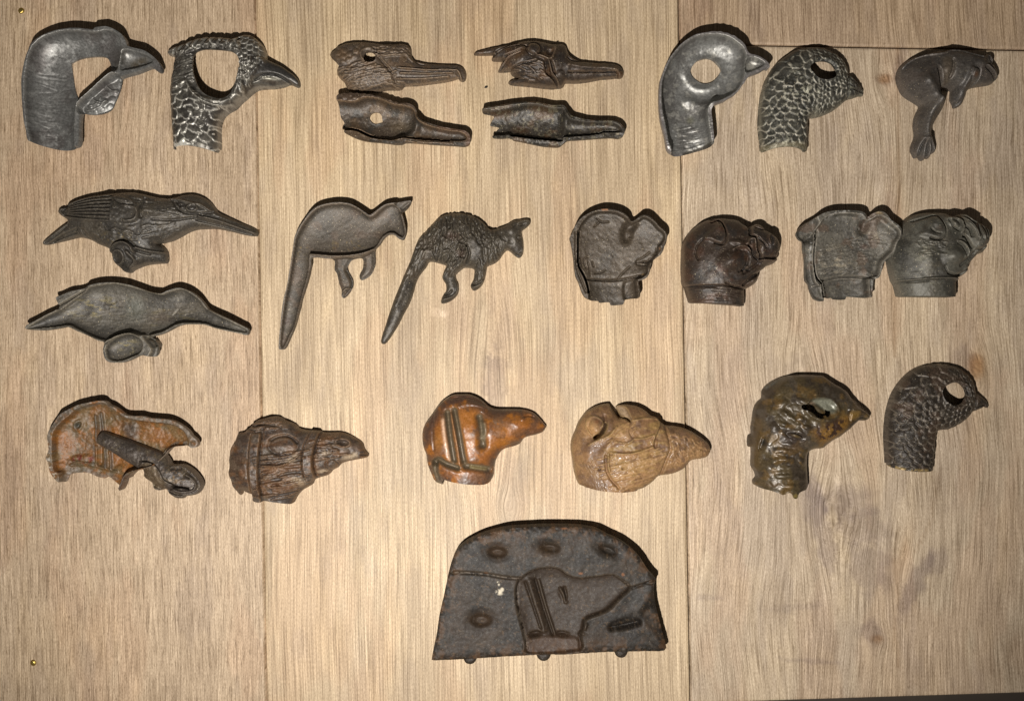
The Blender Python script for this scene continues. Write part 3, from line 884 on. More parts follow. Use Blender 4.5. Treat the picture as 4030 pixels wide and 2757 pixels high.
def hook_lower_brown():
    r = Relief((1250, 320), 3.575,
        [(268,235),(285,195),(330,185),(380,172),(420,182),(470,165),(510,178),(560,172),(600,186),(660,180),(700,195),(760,192),(800,212),(860,215),(900,235),(950,245),(990,270),(1030,272),(1070,298),(1110,296),(1150,320),(1190,314),(1250,312),(1310,325),(1360,360),(1390,410),(1395,470),(1420,520),(1480,565),(1600,605),(1750,645),(1900,670),(2020,688),(2090,710),(2140,760),(2150,830),(2125,890),(2060,912),(1980,905),(1800,895),(1600,882),(1400,865),(1240,860),(1190,880),(1110,885),(1000,870),(860,855),(700,840),(560,805),(440,750),(370,710),(375,675),(340,660),(325,610),(350,560),(325,510),(300,470),(290,390),(280,300)],
        holes=[[(732,530),(740,480),(770,448),(820,435),(870,448),(900,490),(908,540),(908,578),(870,590),(825,602),(775,590),(745,560)]],
        ext=[[(120,290),(420,290),(420,650),(120,650)]], zref=60, hz=14, seed=4, base=(84, 72, 60))
    bowl = [[(60,292),(420,298),(540,296),(660,238),(760,238),(900,265),(1060,332),(1250,362),(1340,400),(1370,480),(1420,570),(1600,645),(1850,702),(2000,718),(2090,775),(2080,822),(1990,838),(1850,832),(1500,808),(1250,790),(1100,805),(850,790),(720,755),(600,690),(480,655),(380,652),(60,652)]]
    r.hollow(66, 8, 8, 0.62, bowl)
    r.scales([(1300,330),(900,200),(300,190)], 70, 66, 8, r.m_poly([(250,170),(600,160),(900,215),(1200,300),(1240,350),(1050,320),(900,250),(660,225),(540,290),(270,285)], 5), bulge=.9)
    for p in ([(280,292),(540,296),(660,236),(760,236),(900,262),(1060,330),(1250,360)], [(1420,560),(1600,640),(1850,700),(2000,716)], [(1240,850),(1500,862),(1900,880)]):
        r.stroke(p, 7, 5)
    r.stroke([(1140,810),(1250,770),(1360,680),(1390,560)], 60, 18)
    r.plate([(330,560),(480,640),(620,690),(760,775),(860,800),(860,870),(560,830),(340,720)], -8, 10)
    r.slot([(390,662),(480,660),(580,685),(680,735),(780,775)], 17, 90)
    r.slot([(780,778),(900,800),(1100,815),(1250,795),(1500,812),(1850,835)], 9, 60)
    r.noise(45, 4); r.noise(14, 1.6, 3, 2)
    r.mottle(40, (66,62,56), .45, .62, .8); r.mottle(60, (108,86,62), .52, .68, .6, 7)
    r.paint(r.m_blob(1150,600,260,140), (108,92,68), .5); r.paint(r.m_blob(1250,480,130,120), (92,88,82), .6)
    r.paint(r.m_stroke([(1700,660),(2000,690),(2120,760),(2120,880)], 40), (124,92,70), .6)
    rim = r.m_poly([(290,292),(540,296),(660,236),(900,262),(1060,330),(1250,360),(1340,400),(1420,340),(1000,180),(260,160)], 8)
    r.paint(rim, (96,76,60), .6)
    r.wear((146,120,92), 5, 2.6, .75)
    r.piece('bill', [(1250,880),(1260,780),(1390,640),(1400,520),(1480,540),(2000,660),(2200,720),(2200,930),(1950,930)])
    r.build('bird_head', 'bronze', 'hollow brown hook-billed bird head half with scalloped top edge and round eye hole', 'bird head', 'long hook-billed bird heads', 'head_shell')

def hook_upper_dark():
    r = Relief((1820, 100), 3.32,
        [(152,378),(165,345),(230,325),(330,305),(440,285),(560,270),(680,245),(780,220),(870,208),(980,212),(1070,232),(1150,255),(1230,258),(1310,252),(1355,285),(1375,350),(1400,405),(1450,445),(1550,478),(1680,492),(1830,500),(1950,502),(2040,522),(2090,565),(2110,620),(2095,670),(2050,690),(2010,685),(1930,695),(1800,705),(1650,735),(1500,752),(1350,752),(1330,785),(1290,815),(1230,820),(1170,828),(1050,818),(900,800),(750,785),(650,775),(610,760),(600,735),(640,712),(720,705),(735,695),(650,650),(628,610),(635,600),(560,605),(470,605),(480,560),(520,495),(545,465),(470,465),(385,455),(390,410),(410,385),(330,385),(230,385)],
        zref=18, seed=5, base=(70, 58, 48))
    r.inflate(76, 0.9, 8)
    lobes = [[(385,455),(400,400),(480,330),(600,285),(720,290),(820,340),(720,400),(600,440),(545,468)],
             [(470,605),(500,520),(600,440),(760,380),(860,420),(800,520),(700,580),(630,600)],
             [(628,610),(650,580),(760,560),(960,500),(1080,560),(1090,660),(950,720),(760,700)],
             [(600,740),(680,700),(900,720),(1100,700),(1200,790),(1050,820),(720,785)]]
    for i, l in enumerate(lobes):
        r.plate(l, 9 - i, 9)
    for p in ([(410,420),(560,330),(760,300),(860,330)], [(500,590),(620,460),(760,400)], [(640,600),(760,560),(960,520)], [(560,440),(680,400),(760,370)]):
        r.stroke(p, 10, -7)
    r.stroke([(440,380),(460,345),(600,290),(720,255)], 9, -7)
    r.button(930, 355, 85, 78, 20, 14); r.ring(930, 355, 100, 92, 20, 12, -6)
    r.stroke([(960,440),(1040,470),(1150,500),(1210,350)], 16, 7)
    r.blob(1130,410,60,60,0,-14); r.blob(1200,350,40,36,0,8)
    r.stroke([(1075,540),(1085,620),(1110,690),(1180,730),(1240,800)], 16, -12)
    r.stroke([(1120,530),(1140,610),(1160,680),(1220,745),(1250,800)], 12, 10)
    r.stroke([(1150,520),(1180,600),(1200,680)], 10, -9)
    r.blob(1270,690,70,70,0,10)
    r.stroke([(1380,560),(1600,582),(1850,580),(2010,600)], 26, 6)
    r.stroke([(1380,650),(1600,640),(1850,632),(2010,628),(2035,680)], 8, -8)
    r.stroke([(1370,450),(1430,490),(1560,500)], 16, -6)
    r.hatch([(640,610),(1050,520),(1090,700),(900,780),(700,700)], 30, 120, 9, 4, 10, 15)
    r.noise(40, 4); r.noise(13, 1.4, 3, 2)
    r.mottle(50, (94,68,46), .50, .64, .8); r.mottle(34, (56,50,46), .48, .62, .8, 8)
    r.paint(r.m_blob(720,430,180,110,-25)+r.m_blob(1080,460,130,90), (108,78,46), .55)
    r.paint(r.m_blob(1170,370,40,40), (120,92,66), .7)
    r.mottle(12, (120,112,104), .6, .7, .6, 9, mask=r.m_blob(930,350,90)+r.m_blob(900,560,330,110)+r.m_blob(1240,640,120))
    r.wear((128,108,88), 6, 2.6, .7)
    r.piece('bill', [(1340,520),(1400,400),(1460,430),(1900,480),(2150,520),(2150,720),(1950,720),(1500,775),(1350,765)])
    r.piece('eye', [(845,355),(870,290),(935,265),(1000,300),(1018,360),(985,425),(920,445),(865,415)])
    r.build('bird_head', 'dark', 'dark brown hook-billed bird head with pointed feather tufts and a bulging closed eye', 'bird head', 'long hook-billed bird heads', 'head')

def hook_lower_dark():
    r = Relief((1820, 340), 3.32,
        [(262,290),(340,270),(480,248),(620,225),(750,208),(870,200),(980,205),(1070,225),(1150,245),(1220,248),(1310,245),(1350,275),(1380,330),(1420,380),(1500,410),(1620,432),(1780,445),(1930,448),(2020,465),(2080,500),(2115,555),(2118,610),(2090,655),(2040,675),(1980,668),(1900,665),(1700,680),(1500,695),(1380,702),(1320,745),(1260,785),(1170,785),(1050,775),(900,745),(760,715),(670,698),(640,670),(600,665),(500,672),(410,665),(388,640),(420,590),(478,508),(360,482),(380,430),(415,370),(340,350),(268,335)],
        ext=[[(100,340),(480,340),(480,660),(100,660)]], zref=60, seed=6, base=(70, 64, 56))
    bowl = [[(60,335),(420,322),(600,292),(760,255),(900,240),(1050,258),(1150,288),(1310,292),(1340,350),(1380,415),(1480,450),(1700,470),(1930,475),(2030,505),(2080,560),(2050,592),(1830,588),(1800,608),(1600,632),(1340,655),(1290,690),(1000,668),(640,625),(60,640)]]
    r.hollow(62, 8, 8, 0.62, bowl)
    r.stroke([(1320,640),(1350,520),(1350,400)], 55, 16)
    r.stroke([(280,300),(620,248),(870,222),(1050,240)], 9, 4); r.stroke([(1040,258),(1140,290),(1300,290)], 8, 5)
    r.stroke([(1370,405),(1480,450),(1700,470),(1930,475),(2050,530)], 7, 4)
    r.slot([(640,630),(760,642),(1000,672),(1290,700)], 17, 90)
    r.slot([(1330,658),(1450,640),(1650,625),(1800,605),(1840,588),(2010,584)], 8, 60)
    r.hatch([(660,660),(1280,720),(1230,740),(700,690)], 60, 30, 6, 3, 80, 8)
    r.noise(40, 4); r.noise(13, 1.8, 3, 2)
    r.mottle(45, (60,56,50), .45, .6, .8); r.mottle(60, (94,72,50), .52, .66, .7, 7)
    r.paint(r.m_blob(760,540,180,90), (104,72,44), .45)
    r.mottle(9, (130,122,100), .62, .72, .7, 11)
    r.paint(r.m_blob(1400,520,60,50), (170,165,155), .6); r.paint(r.m_blob(740,247,18,12)+r.m_blob(2030,625,34,14), (200,185,160), .9)
    r.wear((112,106,96), 5, 2.6, .6)
    r.piece('bill', [(1330,700),(1340,600),(1380,440),(1400,350),(1500,400),(2000,430),(2180,560),(2080,710),(1800,700)])
    r.build('bird_head', 'dark', 'blackish hollow hook-billed bird head half with zigzag back edge and no eye hole', 'bird head', 'long hook-billed bird heads', 'head_shell')

def pigeon_hollow():
    r = Relief((2550, 70), 2.891,
        [(140,720),(165,640),(195,560),(240,470),(300,390),(370,310),(450,250),(540,200),(640,180),(700,172),(740,165),(780,172),(820,165),(860,182),(900,185),(940,208),(980,215),(1015,245),(1050,265),(1100,320),(1125,385),(1160,420),(1230,435),(1300,470),(1350,510),(1378,550),(1372,580),(1345,570),(1280,610),(1200,640),(1150,660),(1130,690),(1110,710),(1090,750),(1060,780),(1040,820),(1000,860),(970,885),(920,910),(880,940),(840,955),(760,985),(728,1020),(715,1070),(725,1150),(735,1250),(745,1350),(750,1410),(730,1450),(640,1475),(540,1500),(430,1530),(330,1550),(270,1540),(225,1500),(205,1420),(190,1330),(165,1240),(145,1150),(132,1030),(128,900),(132,800)],
        holes=[[(487,600),(510,545),(560,490),(620,465),(680,457),(740,475),(790,520),(833,580),(825,620),(780,690),(720,735),(650,745),(590,725),(530,680),(492,635)]],
        ext=[[(240,1480),(720,1400),(790,1800),(330,1850)]], zref=90, hz=22, seed=7, base=(132, 131, 127))
    bowl = [[(165,740),(190,650),(225,560),(270,470),(330,390),(400,315),(470,265),(560,222),(660,205),(760,200),(860,215),(940,245),(1020,300),(1070,345),(1095,400),(1105,450),(1100,540),(1088,610),(1080,680),(1040,770),(970,850),(880,905),(800,940),(720,965),(685,1000),(665,1050),(672,1150),(690,1280),(712,1390),(790,1850),(330,1900),(270,1500),(240,1420),(220,1300),(195,1180),(170,1050),(160,900)],
            [(1125,470),(1200,462),(1270,490),(1320,530),(1270,570),(1190,605),(1120,625),(1100,600),(1110,540)]]
    r.hollow(100, 8, 9, 0.62, bowl)
    r.ring(670, 590, 195, 165, 0, 46, 9)
    r.stroke([(720,965),(600,960),(500,900)], 60, 10)
    r.noise(70, 3); r.noise(16, 1.4, 3, 2)
    r.hatch([(380,1200),(640,1180),(680,1440),(320,1500)], 26, 240, 9, 3, -10, 5)
    r.mottle(60, (110,107,103), .45, .62, .8); r.mottle(18, (172,169,160), .56, .7, .6, 8)
    r.paint(r.m_blob(1180,540,110,70), (176,172,160), .55)
    r.paint(r.m_blob(520,1120,70,70), (110,108,78), .5)
    rim = np.clip(1 - r.sdo / 12.0, 0, 1) * (r.sdo > -6)
    r.paint(sstep(rim * 2), (138,132,130), .8)
    r.paint(r.m_poly([(440,1500),(600,1450),(740,1400),(745,1460),(540,1510),(440,1540)], 4), (66,60,46), .8)
    r.wear((168,166,158), 6, 3, .5)
    r.piece('beak', [(1105,440),(1130,390),(1300,430),(1420,560),(1360,600),(1150,680),(1085,680),(1095,560)])
    r.build('bird_head', 'pewter', 'smooth silvery hollow half of a small-beaked bird head with pale rim and pointed oval hole', 'bird head', 'small-beaked bird heads', 'head_shell')

def pigeon_feathered():
    r = Relief((2930, 120), 2.891,
        [(165,1000),(172,880),(185,780),(205,680),(235,580),(280,490),(340,400),(400,340),(470,290),(550,235),(640,205),(690,205),(730,190),(780,192),(820,187),(860,198),(900,200),(940,222),(980,230),(1010,255),(1050,270),(1075,300),(1110,320),(1130,355),(1150,380),(1162,415),(1175,440),(1185,500),(1240,545),(1300,600),(1345,650),(1368,700),(1360,735),(1320,735),(1250,760),(1190,775),(1140,810),(1090,855),(1020,905),(950,940),(870,970),(800,985),(745,992),(718,1030),(720,1100),(718,1200),(712,1300),(690,1380),(640,1398),(610,1375),(520,1352),(400,1352),(300,1365),(200,1390),(188,1350),(185,1270),(172,1180),(165,1090)],
        holes=[[(740,410),(790,375),(860,358),(930,362),(990,395),(1025,450),(1040,505),(1010,550),(950,575),(880,578),(810,555),(755,500),(728,450)]],
        ext=[[(185,1280),(712,1280),(720,1800),(190,1800)]], zref=28, hz=72, seed=8, base=(78, 76, 69))
    r.inflate(88, 0.85, 10)
    sp = [(1180,560),(1000,640),(800,640),(560,680),(450,900),(430,1200),(430,1500)]
    nk = r.m_poly([(150,1400),(150,900),(250,500),(420,320),(640,200),(760,380),(720,470),(800,600),(720,1000),(740,1400)], 20)
    hd = np.clip(1 - nk, 0, 1) * (1 - r.m_poly([(1175,480),(1400,640),(1400,780),(1150,800)], 10))
    h1 = r.scales(sp, 104, 74, 13, nk, bulge=.3, jit=.3, tone=.25)
    h2 = r.scales(sp, 60, 50, 11, hd, bulge=.3, jit=.3, tone=.2)
    r.ring(868, 480, 165, 118, 14, 26, 8)
    r.stroke([(1170,690),(1260,690),(1360,705)], 8, -7); r.stroke([(1180,500),(1150,600),(1160,780)], 14, -8)
    r.hatch([(1170,520),(1280,600),(1300,690),(1170,760)], 24, 60, 7, 4, 30, 25)
    r.noise(14, 2.0, 3, 2)
    r.mottle(36, (58,57,52), .42, .6, .9); r.mottle(50, (90,87,78), .5, .66, .6, 7)
    r.wear((150,148,130), 7, 3.4, .6)
    r.mottle(18, (206,199,180), .34, .48, .85, 21, mask=np.clip(h1[1] + h2[1], 0, 1))
    r.mottle(13, (206,202,180), .60, .70, .75, 12, mask=r.m_blob(600,760,330,360) + r.m_blob(400,1300,300,100) + .15)
    r.paint(r.m_poly([(180,1330),(700,1300),(690,1390),(520,1355),(200,1395)], 8), (160,148,116), .45)
    r.paint(r.m_blob(1270,650,130,100,35), (66,58,50), .7)
    r.shell(14)
    r.piece('beak', [(1172,480),(1260,540),(1420,680),(1400,780),(1250,790),(1160,800),(1160,640)])
    r.build('bird_head', 'lead', 'greenish grey bird head covered in pale edged feathers, short beak, in the top row', 'bird head', 'small-beaked bird heads', 'head_shell')

def frog():
    r = Relief((3450, 140), 2.891,
        [(235,440),(250,390),(280,340),(340,290),(430,240),(520,215),(620,185),(720,163),(830,170),(930,178),(1020,195),(1100,215),(1150,215),(1210,207),(1260,210),(1285,245),(1300,310),(1335,370),(1360,420),(1365,480),(1345,520),(1300,555),(1200,572),(1100,590),(1055,610),(1010,650),(998,710),(980,770),(940,808),(890,820),(875,780),(850,730),(852,660),(850,625),(780,615),(705,620),(725,690),(748,760),(735,840),(700,910),(650,1000),(615,1090),(615,1160),(645,1220),(668,1290),(655,1335),(605,1350),(600,1395),(560,1395),(545,1412),(520,1420),(490,1400),(480,1380),(440,1392),(415,1345),(398,1310),(405,1240),(430,1180),(440,1120),(430,1040),(435,950),(460,880),(490,815),(480,790),(420,750),(340,700),(290,650),(250,560),(235,500)],
        zref=20, seed=9, base=(96, 90, 84))
    r.inflate(90, 0.9, 8)
    # the far half of the back lies lower behind a step
    r.plate([(220,430),(300,330),(480,255),(690,238),(780,195),(900,192),(1050,235),(1160,262),(1220,235),(1200,190),(720,140),(400,220),(230,360)], -24, 4)
    r.stroke([(255,395),(340,312),(480,262),(690,245),(790,200),(920,200),(1060,240),(1160,268)], 9, 8)
    r.blob(460,560,240,260,40,20); r.stroke([(460,600),(560,700),(640,790)], 80, 16)
    r.stroke([(640,780),(560,900),(520,1060),(525,1180)], 60, 14)
    r.stroke([(620,440),(650,560),(700,640)], 18, -12)
    r.stroke([(790,330),(780,440),(755,520)], 16, -7); r.blob(720,420,60,120,5,5)
    for p in ([(480,1190),(440,1290),(432,1370)], [(520,1200),(505,1300),(515,1400)], [(545,1200),(575,1290),(580,1380)], [(570,1190),(630,1270),(640,1320)]):
        r.stroke(p, 17, 6)
    for p in ([(500,1220),(472,1300),(465,1380)], [(535,1240),(545,1310),(550,1395)], [(570,1230),(605,1300),(615,1345)]):
        r.stroke(p, 8, -9)
    r.button(1040,500,50,80,10,18); r.stroke([(1000,440),(960,560),(930,620)], 30, 8)
    r.blob(925,690,80,120,5,12); r.stroke([(1085,440),(1085,520),(1050,600)], 10, -12)
    r.stroke([(880,770),(900,790),(925,760)], 7, -5)
    r.stroke([(1190,385),(1260,430),(1340,500)], 9, 8); r.stroke([(1170,400),(1240,450),(1320,515)], 9, -8)
    r.button(1262,280,26,55,-15,12); r.stroke([(1248,262),(1255,310),(1280,345)], 7, -10)
    r.blob(1120,350,110,90,20,8)
    r.noise(45, 4); r.noise(13, 1.5, 3, 2)
    r.mottle(45, (78,73,69), .46, .62, .8); r.mottle(50, (98,88,80), .54, .68, .6, 7)
    r.paint(r.m_blob(1030,500,50,50), (124,84,54), .6); r.paint(r.m_poly([(660,330),(770,300),(790,420),(740,600),(690,600)], 14), (112,98,80), .6)
    r.paint(r.m_blob(540,1310,130,110), (84,88,88), .4)
    r.wear((124,116,108), 7, 3, .5)
    r.piece('hind_leg', [(220,470),(300,520),(450,420),(620,440),(690,600),(720,650),(790,800),(650,1150),(700,1350),(520,1450),(380,1380),(420,900),(470,800),(230,640)])
    r.piece('foreleg', [(985,450),(1040,418),(1095,450),(1080,560),(1050,640),(1010,780),(890,850),(835,740),(850,610),(930,560)])
    r.piece('eye', [(1240,225),(1300,225),(1300,340),(1270,345),(1240,290)])
    r.build('frog', 'dark', 'grey brown cast metal frog with one long hind leg hanging down and spread toes', 'frog', None, 'body')

def kingfisher():
    r = Relief((130, 720), 2.526,
        [(82,600),(90,575),(150,530),(230,470),(310,415),(360,390),(330,360),(270,320),(243,285),(260,260),(340,235),(390,195),(480,160),(600,130),(740,112),(860,100),(980,92),(1080,105),(1180,130),(1280,150),(1390,155),(1480,125),(1560,112),(1630,118),(1710,150),(1770,195),(1820,260),(1850,295),(1950,340),(2080,400),(2200,450),(2230,480),(2225,520),(2190,525),(2100,515),(1980,485),(1830,455),(1720,455),(1620,462),(1540,490),(1470,530),(1390,570),(1300,595),(1250,605),(1310,645),(1335,690),(1340,760),(1320,795),(1250,800),(1150,810),(1080,830),(1000,865),(970,890),(910,885),(870,845),(850,825),(815,780),(800,720),(795,680),(730,640),(640,605),(570,565),(500,545),(440,540),(340,565),(230,590),(120,612)],
        zref=22, seed=10, base=(76, 71, 64))
    r.inflate(100, 0.85, 8)
    r.plate([(250,280),(380,200),(700,140),(900,140),(1100,230),(1150,320),(1100,400),(960,415),(700,400),(420,375)], 10, 8)
    for i in range(7):
        t = i / 6
        r.stroke([(300 + 60 * abs(t - .4), 255 + 70 * t), (480, 200 + 150 * t), (660, 165 + 205 * t), (840, 150 + 235 * t)], 7, -8)
    r.scales([(1080,300),(900,285),(620,270),(500,270)], 58, 74, 7, r.m_poly([(600,200),(850,140),(980,200),(1020,300),(960,390),(820,392),(680,340)], 20), bulge=.4)
    r.stroke([(840,130),(880,190),(960,230),(1060,240)], 8, -6)
    r.stroke([(1000,250),(1090,270),(1120,320),(1090,390),(1000,410)], 14, 4); r.stroke([(1150,180),(1130,280),(1140,360)], 12, -10)
    r.hatch([(1160,170),(1400,170),(1480,310),(1400,350),(1180,300)], 34, 170, 7, 3.5, 8, 6)
    r.hatch([(820,130),(1380,140),(1380,170),(1150,160),(900,200)], 26, 180, 7, 4, 8, 6)
    r.hatch([(1120,440),(1500,440),(1450,530),(1200,580)], 26, 90, 7, 3, -15, 10)
    r.hatch([(560,460),(1050,450),(1200,560),(900,620),(640,590)], 26, 60, 9, 2.5, 10, 20)
    r.ring(1620, 262, 46, 34, 0, 8, 9); r.button(1620, 262, 32, 24, 0, 6)
    r.stroke([(1400,170),(1480,180),(1600,210),(1700,230),(1790,290)], 9, 6)
    r.stroke([(1420,190),(1470,260),(1540,310),(1660,320),(1800,300)], 9, -7); r.stroke([(1460,200),(1500,250)], 14, -8)
    r.stroke([(1250,380),(1440,385),(1600,360),(1720,340)], 9, -6)
    r.stroke([(1680,345),(1850,380),(2050,450),(2210,505)], 9, 8); r.stroke([(1660,380),(1850,420),(2050,470),(2190,515)], 9, -7)
    r.hatch([(1820,310),(2150,450),(2180,480),(1900,400)], 20, 130, 6, 3, 24, 4)
    for p in ([(120,590),(240,520),(380,420)], [(200,580),(320,520),(480,470)], [(150,600),(300,545),(460,500)]):
        r.stroke(p, 9, -7)
    # legs and the stump it sits on
    r.stroke([(810,690),(860,640),(960,605),(1040,640),(1060,700)], 14, 12); r.stroke([(800,670),(900,600),(1000,590),(1070,640)], 10, -12)
    r.ring(890, 750, 70, 62, -45, 12, 12); r.blob(890,750,60,50,-45,-8)
    r.stroke([(1090,660),(1200,690),(1330,700)], 11, 9); r.stroke([(1090,690),(1200,720)], 9, -7)
    r.stroke([(1000,700),(1060,780),(1000,850)], 16, 9); r.blob(930,850,60,40,10,-8); r.button(1100,770,30,24,0,8)
    r.stroke([(545,480),(560,540),(640,600)], 10, -8)
    r.noise(40, 3); r.noise(12, 1.3, 3, 2)
    r.mottle(45, (62,58,53), .46, .6, .8); r.mottle(60, (90,82,70), .54, .68, .6, 7)
    r.mottle(10, (140,122,80), .60, .70, .6, 13, mask=r.m_blob(900,570,300,90))
    r.paint(r.m_blob(1260,390,170,60,-5), (116,112,108), .5)
    r.wear((112,104,92), 6, 2.6, .6)
    r.piece('wing', [(225,280),(380,190),(640,135),(860,135),(950,215),(1080,220),(1155,290),(1130,390),(1050,425),(700,405),(380,385)])
    r.piece('beak', [(1800,300),(1840,270),(2260,440),(2260,560),(1980,505),(1790,460)])
    r.piece('tail', [(60,600),(140,510),(365,388),(520,440),(520,550),(330,585),(110,640)])
    r.piece('eye', [(1568,262),(1585,230),(1620,220),(1660,235),(1675,265),(1655,298),(1620,308),(1585,295)])
    r.piece('stump', [(780,690),(880,640),(960,610),(1060,650),(1250,610),(1370,680),(1360,830),(1090,850),(980,920),(860,870)])
    r.build('kingfisher', 'dark', 'dark metal kingfisher with feathered wing and straight beak perched on a stump', 'bird figure', 'kingfisher halves', 'body')

def kingfisher_back():
    r = Relief((80, 1070), 2.526,
        [(62,560),(80,525),(150,490),(260,430),(370,375),(375,330),(345,258),(400,230),(500,190),(620,165),(700,130),(800,110),(900,105),(1000,112),(1100,132),(1200,165),(1300,200),(1400,215),(1450,195),(1520,168),(1580,158),(1650,175),(1730,215),(1800,275),(1850,340),(1880,375),(1960,415),(2080,470),(2200,530),(2270,570),(2255,625),(2180,610),(2080,590),(1950,560),(1840,525),(1740,520),(1650,520),(1570,535),(1500,570),(1420,610),(1330,635),(1270,650),(1330,680),(1360,730),(1370,790),(1340,835),(1290,840),(1200,825),(1120,860),(1030,895),(930,900),(870,880),(840,830),(830,760),(845,700),(780,680),(680,630),(580,590),(480,545),(380,560),(250,578),(120,575)],
        zref=68, seed=11, base=(104, 99, 90))
    bowl = [[(80,555),(260,450),(390,380),(640,195),(720,150),(900,124),(1000,130),(1200,182),(1400,232),(1460,212),(1580,178),(1650,192),(1780,280),(1850,370),(2080,490),(2240,570),(2230,600),(1950,545),(1840,508),(1650,502),(1560,515),(1490,550),(1410,592),(1250,628),(1100,600),(980,625),(880,670),(780,660),(590,572),(490,525),(380,540),(130,560)],
            [(860,760),(900,700),(1000,640),(1100,620),(1180,650),(1220,720),(1190,800),(1110,840),(1020,875),(940,880),(880,850)]]
    r.hollow(78, 12, 8, 0.6, bowl)
    r.plate([(330,255),(600,160),(660,170),(390,375)], -16, 6)
    r.stroke([(380,330),(640,180)], 6, -16)
    r.stroke([(860,700),(960,640),(1080,605),(1180,640)], 12, 10); r.stroke([(840,680),(940,625),(1080,590)], 8, -10)
    r.plate([(1230,640),(1300,640),(1370,740),(1350,850),(1290,840),(1320,760)], -26, 6); r.slot([(1265,655),(1310,680),(1335,730)], 12, 24)
    r.hatch([(400,400),(800,180),(1800,300),(1850,480),(1300,600),(600,540)], 150, 110, 6, 0.9, -4, 8)
    r.stroke([(1035,330),(1070,415)], 5, -4); r.stroke([(780,310),(850,315),(900,290)], 5, -4); r.stroke([(1480,430),(1540,370)], 5, -4)
    r.noise(60, 4); r.noise(14, 1.2, 3, 2)
    r.mottle(60, (78,74,68), .45, .62, .8, sx=2); r.mottle(26, (112,104,92), .55, .7, .6, 7, sx=3)
    r.mottle(9, (150,136,88), .58, .70, .65, 13, sx=3, mask=r.m_blob(720,350,420,180)+r.m_blob(1050,740,180,120)+r.m_blob(1400,460,500,160)*.5)
    r.paint(r.m_blob(1090,350,150,190), (124,126,116), .5); r.paint(r.m_blob(1350,450,200,100), (106,88,72), .4)
    r.paint(r.m_blob(280,470,200,60,-28), (70,70,68), .5)
    r.wear((150,140,122), 5, 2.0, .7)
    r.piece('beak', [(1860,345),(2300,550),(2300,660),(1950,575),(1830,530)])
    r.piece('wing_tip', [(320,255),(500,175),(640,160),(660,185),(390,375),(370,350)])
    r.piece('stump', [(835,700),(960,640),(1080,605),(1180,640),(1260,640),(1400,700),(1390,860),(1200,850),(930,930),(800,860)])
    r.build('kingfisher', 'lead', 'smooth grey hollow kingfisher half without feather detail, below the feathered one', 'bird figure', 'kingfisher halves', 'body_shell')

def kangaroo_back():
    r = Relief((1060, 760), 2.484,
        [(95,1500),(100,1400),(112,1280),(125,1150),(145,1030),(170,930),(190,820),(205,730),(218,640),(235,540),(250,430),(290,345),(340,270),(390,200),(450,145),(520,115),(620,95),(700,92),(790,105),(870,145),(940,190),(985,215),(1050,170),(1120,120),(1190,100),(1250,92),(1340,75),(1385,75),(1370,120),(1330,165),(1295,185),(1305,230),(1325,310),(1335,370),(1325,430),(1305,455),(1260,440),(1215,405),(1165,405),(1120,440),(1080,500),(1025,560),(1022,640),(1020,710),(990,780),(940,825),(885,845),(865,800),(890,755),(905,690),(893,630),(800,645),(770,680),(745,730),(770,790),(800,850),(800,920),(765,980),(715,1022),(690,1000),(690,940),(665,870),(645,780),(620,740),(620,650),(550,635),(420,628),(410,700),(395,760),(370,870),(340,970),(310,1060),(290,1150),(265,1240),(240,1330),(200,1420),(170,1490),(140,1525),(105,1525)],
        zref=62, seed=12, base=(96, 87, 76))
    bowl = [[(118,1490),(130,1290),(165,1040),(210,820),(235,660),(260,500),(275,430),(330,320),(400,225),(470,160),(560,125),(700,112),(790,125),(880,170),(985,240),(1070,185),(1140,130),(1210,118),(1265,160),(1290,240),(1320,370),(1300,430),(1220,385),(1160,388),(1100,430),(1060,495),(1010,545),(900,585),(750,605),(620,605),(420,590),(390,610),(385,680),(370,800),(320,980),(280,1130),(240,1290),(190,1400),(140,1500)]]
    r.hollow(70, 24, 7, 0.5, bowl)
    low = r.m_poly([(600,650),(900,620),(1040,560),(1060,760),(880,900),(720,1060),(600,800)], 6)
    r.z = np.where(low > .5, 24 + 10 * np.clip(r.sdo / 14, 0, 1), r.z)
    r.plate([(1230,105),(1340,55),(1420,60),(1360,170),(1290,200)], -12, 5)
    r.stroke([(1300,150),(1360,100)], 18, -6)
    r.stroke([(400,598),(620,618),(760,612),(900,592),(1010,555)], 8, 6)
    r.stroke([(740,750),(790,850),(780,920),(720,1000)], 14, -8); r.stroke([(700,960),(740,930),(780,930)], 10, 6)
    r.noise(90, 2.5); r.noise(10, 0.7, 3, 2)
    r.mottle(70, (84,78,70), .45, .62, .8); r.mottle(40, (106,90,76), .54, .68, .6, 7)
    r.mottle(9, (146,124,78), .60, .70, .6, 13, mask=r.m_blob(740,500,260,130)+r.m_blob(320,560,120,120))
    r.paint(r.m_blob(170,1250,60,60), (92,72,64), .5)
    r.wear((136,120,102), 5, 2.0, .7)
    r.piece('tail', [(60,1560),(100,1200),(205,720),(225,620),(395,600),(430,640),(360,1000),(200,1480),(130,1560)])
    r.piece('hind_leg', [(610,645),(800,640),(780,720),(830,880),(720,1060),(660,1000),(600,760)])
    r.piece('foreleg', [(893,628),(1030,560),(1050,720),(960,850),(860,880),(850,780),(905,690)])
    r.piece('ear', [(1225,100),(1340,60),(1420,60),(1380,150),(1290,200),(1262,140)])
    r.build('kangaroo', 'lead', 'smooth kangaroo half without fur, long tail pointing down, left of the furry one', 'kangaroo figure', 'kangaroo halves', 'body_shell')

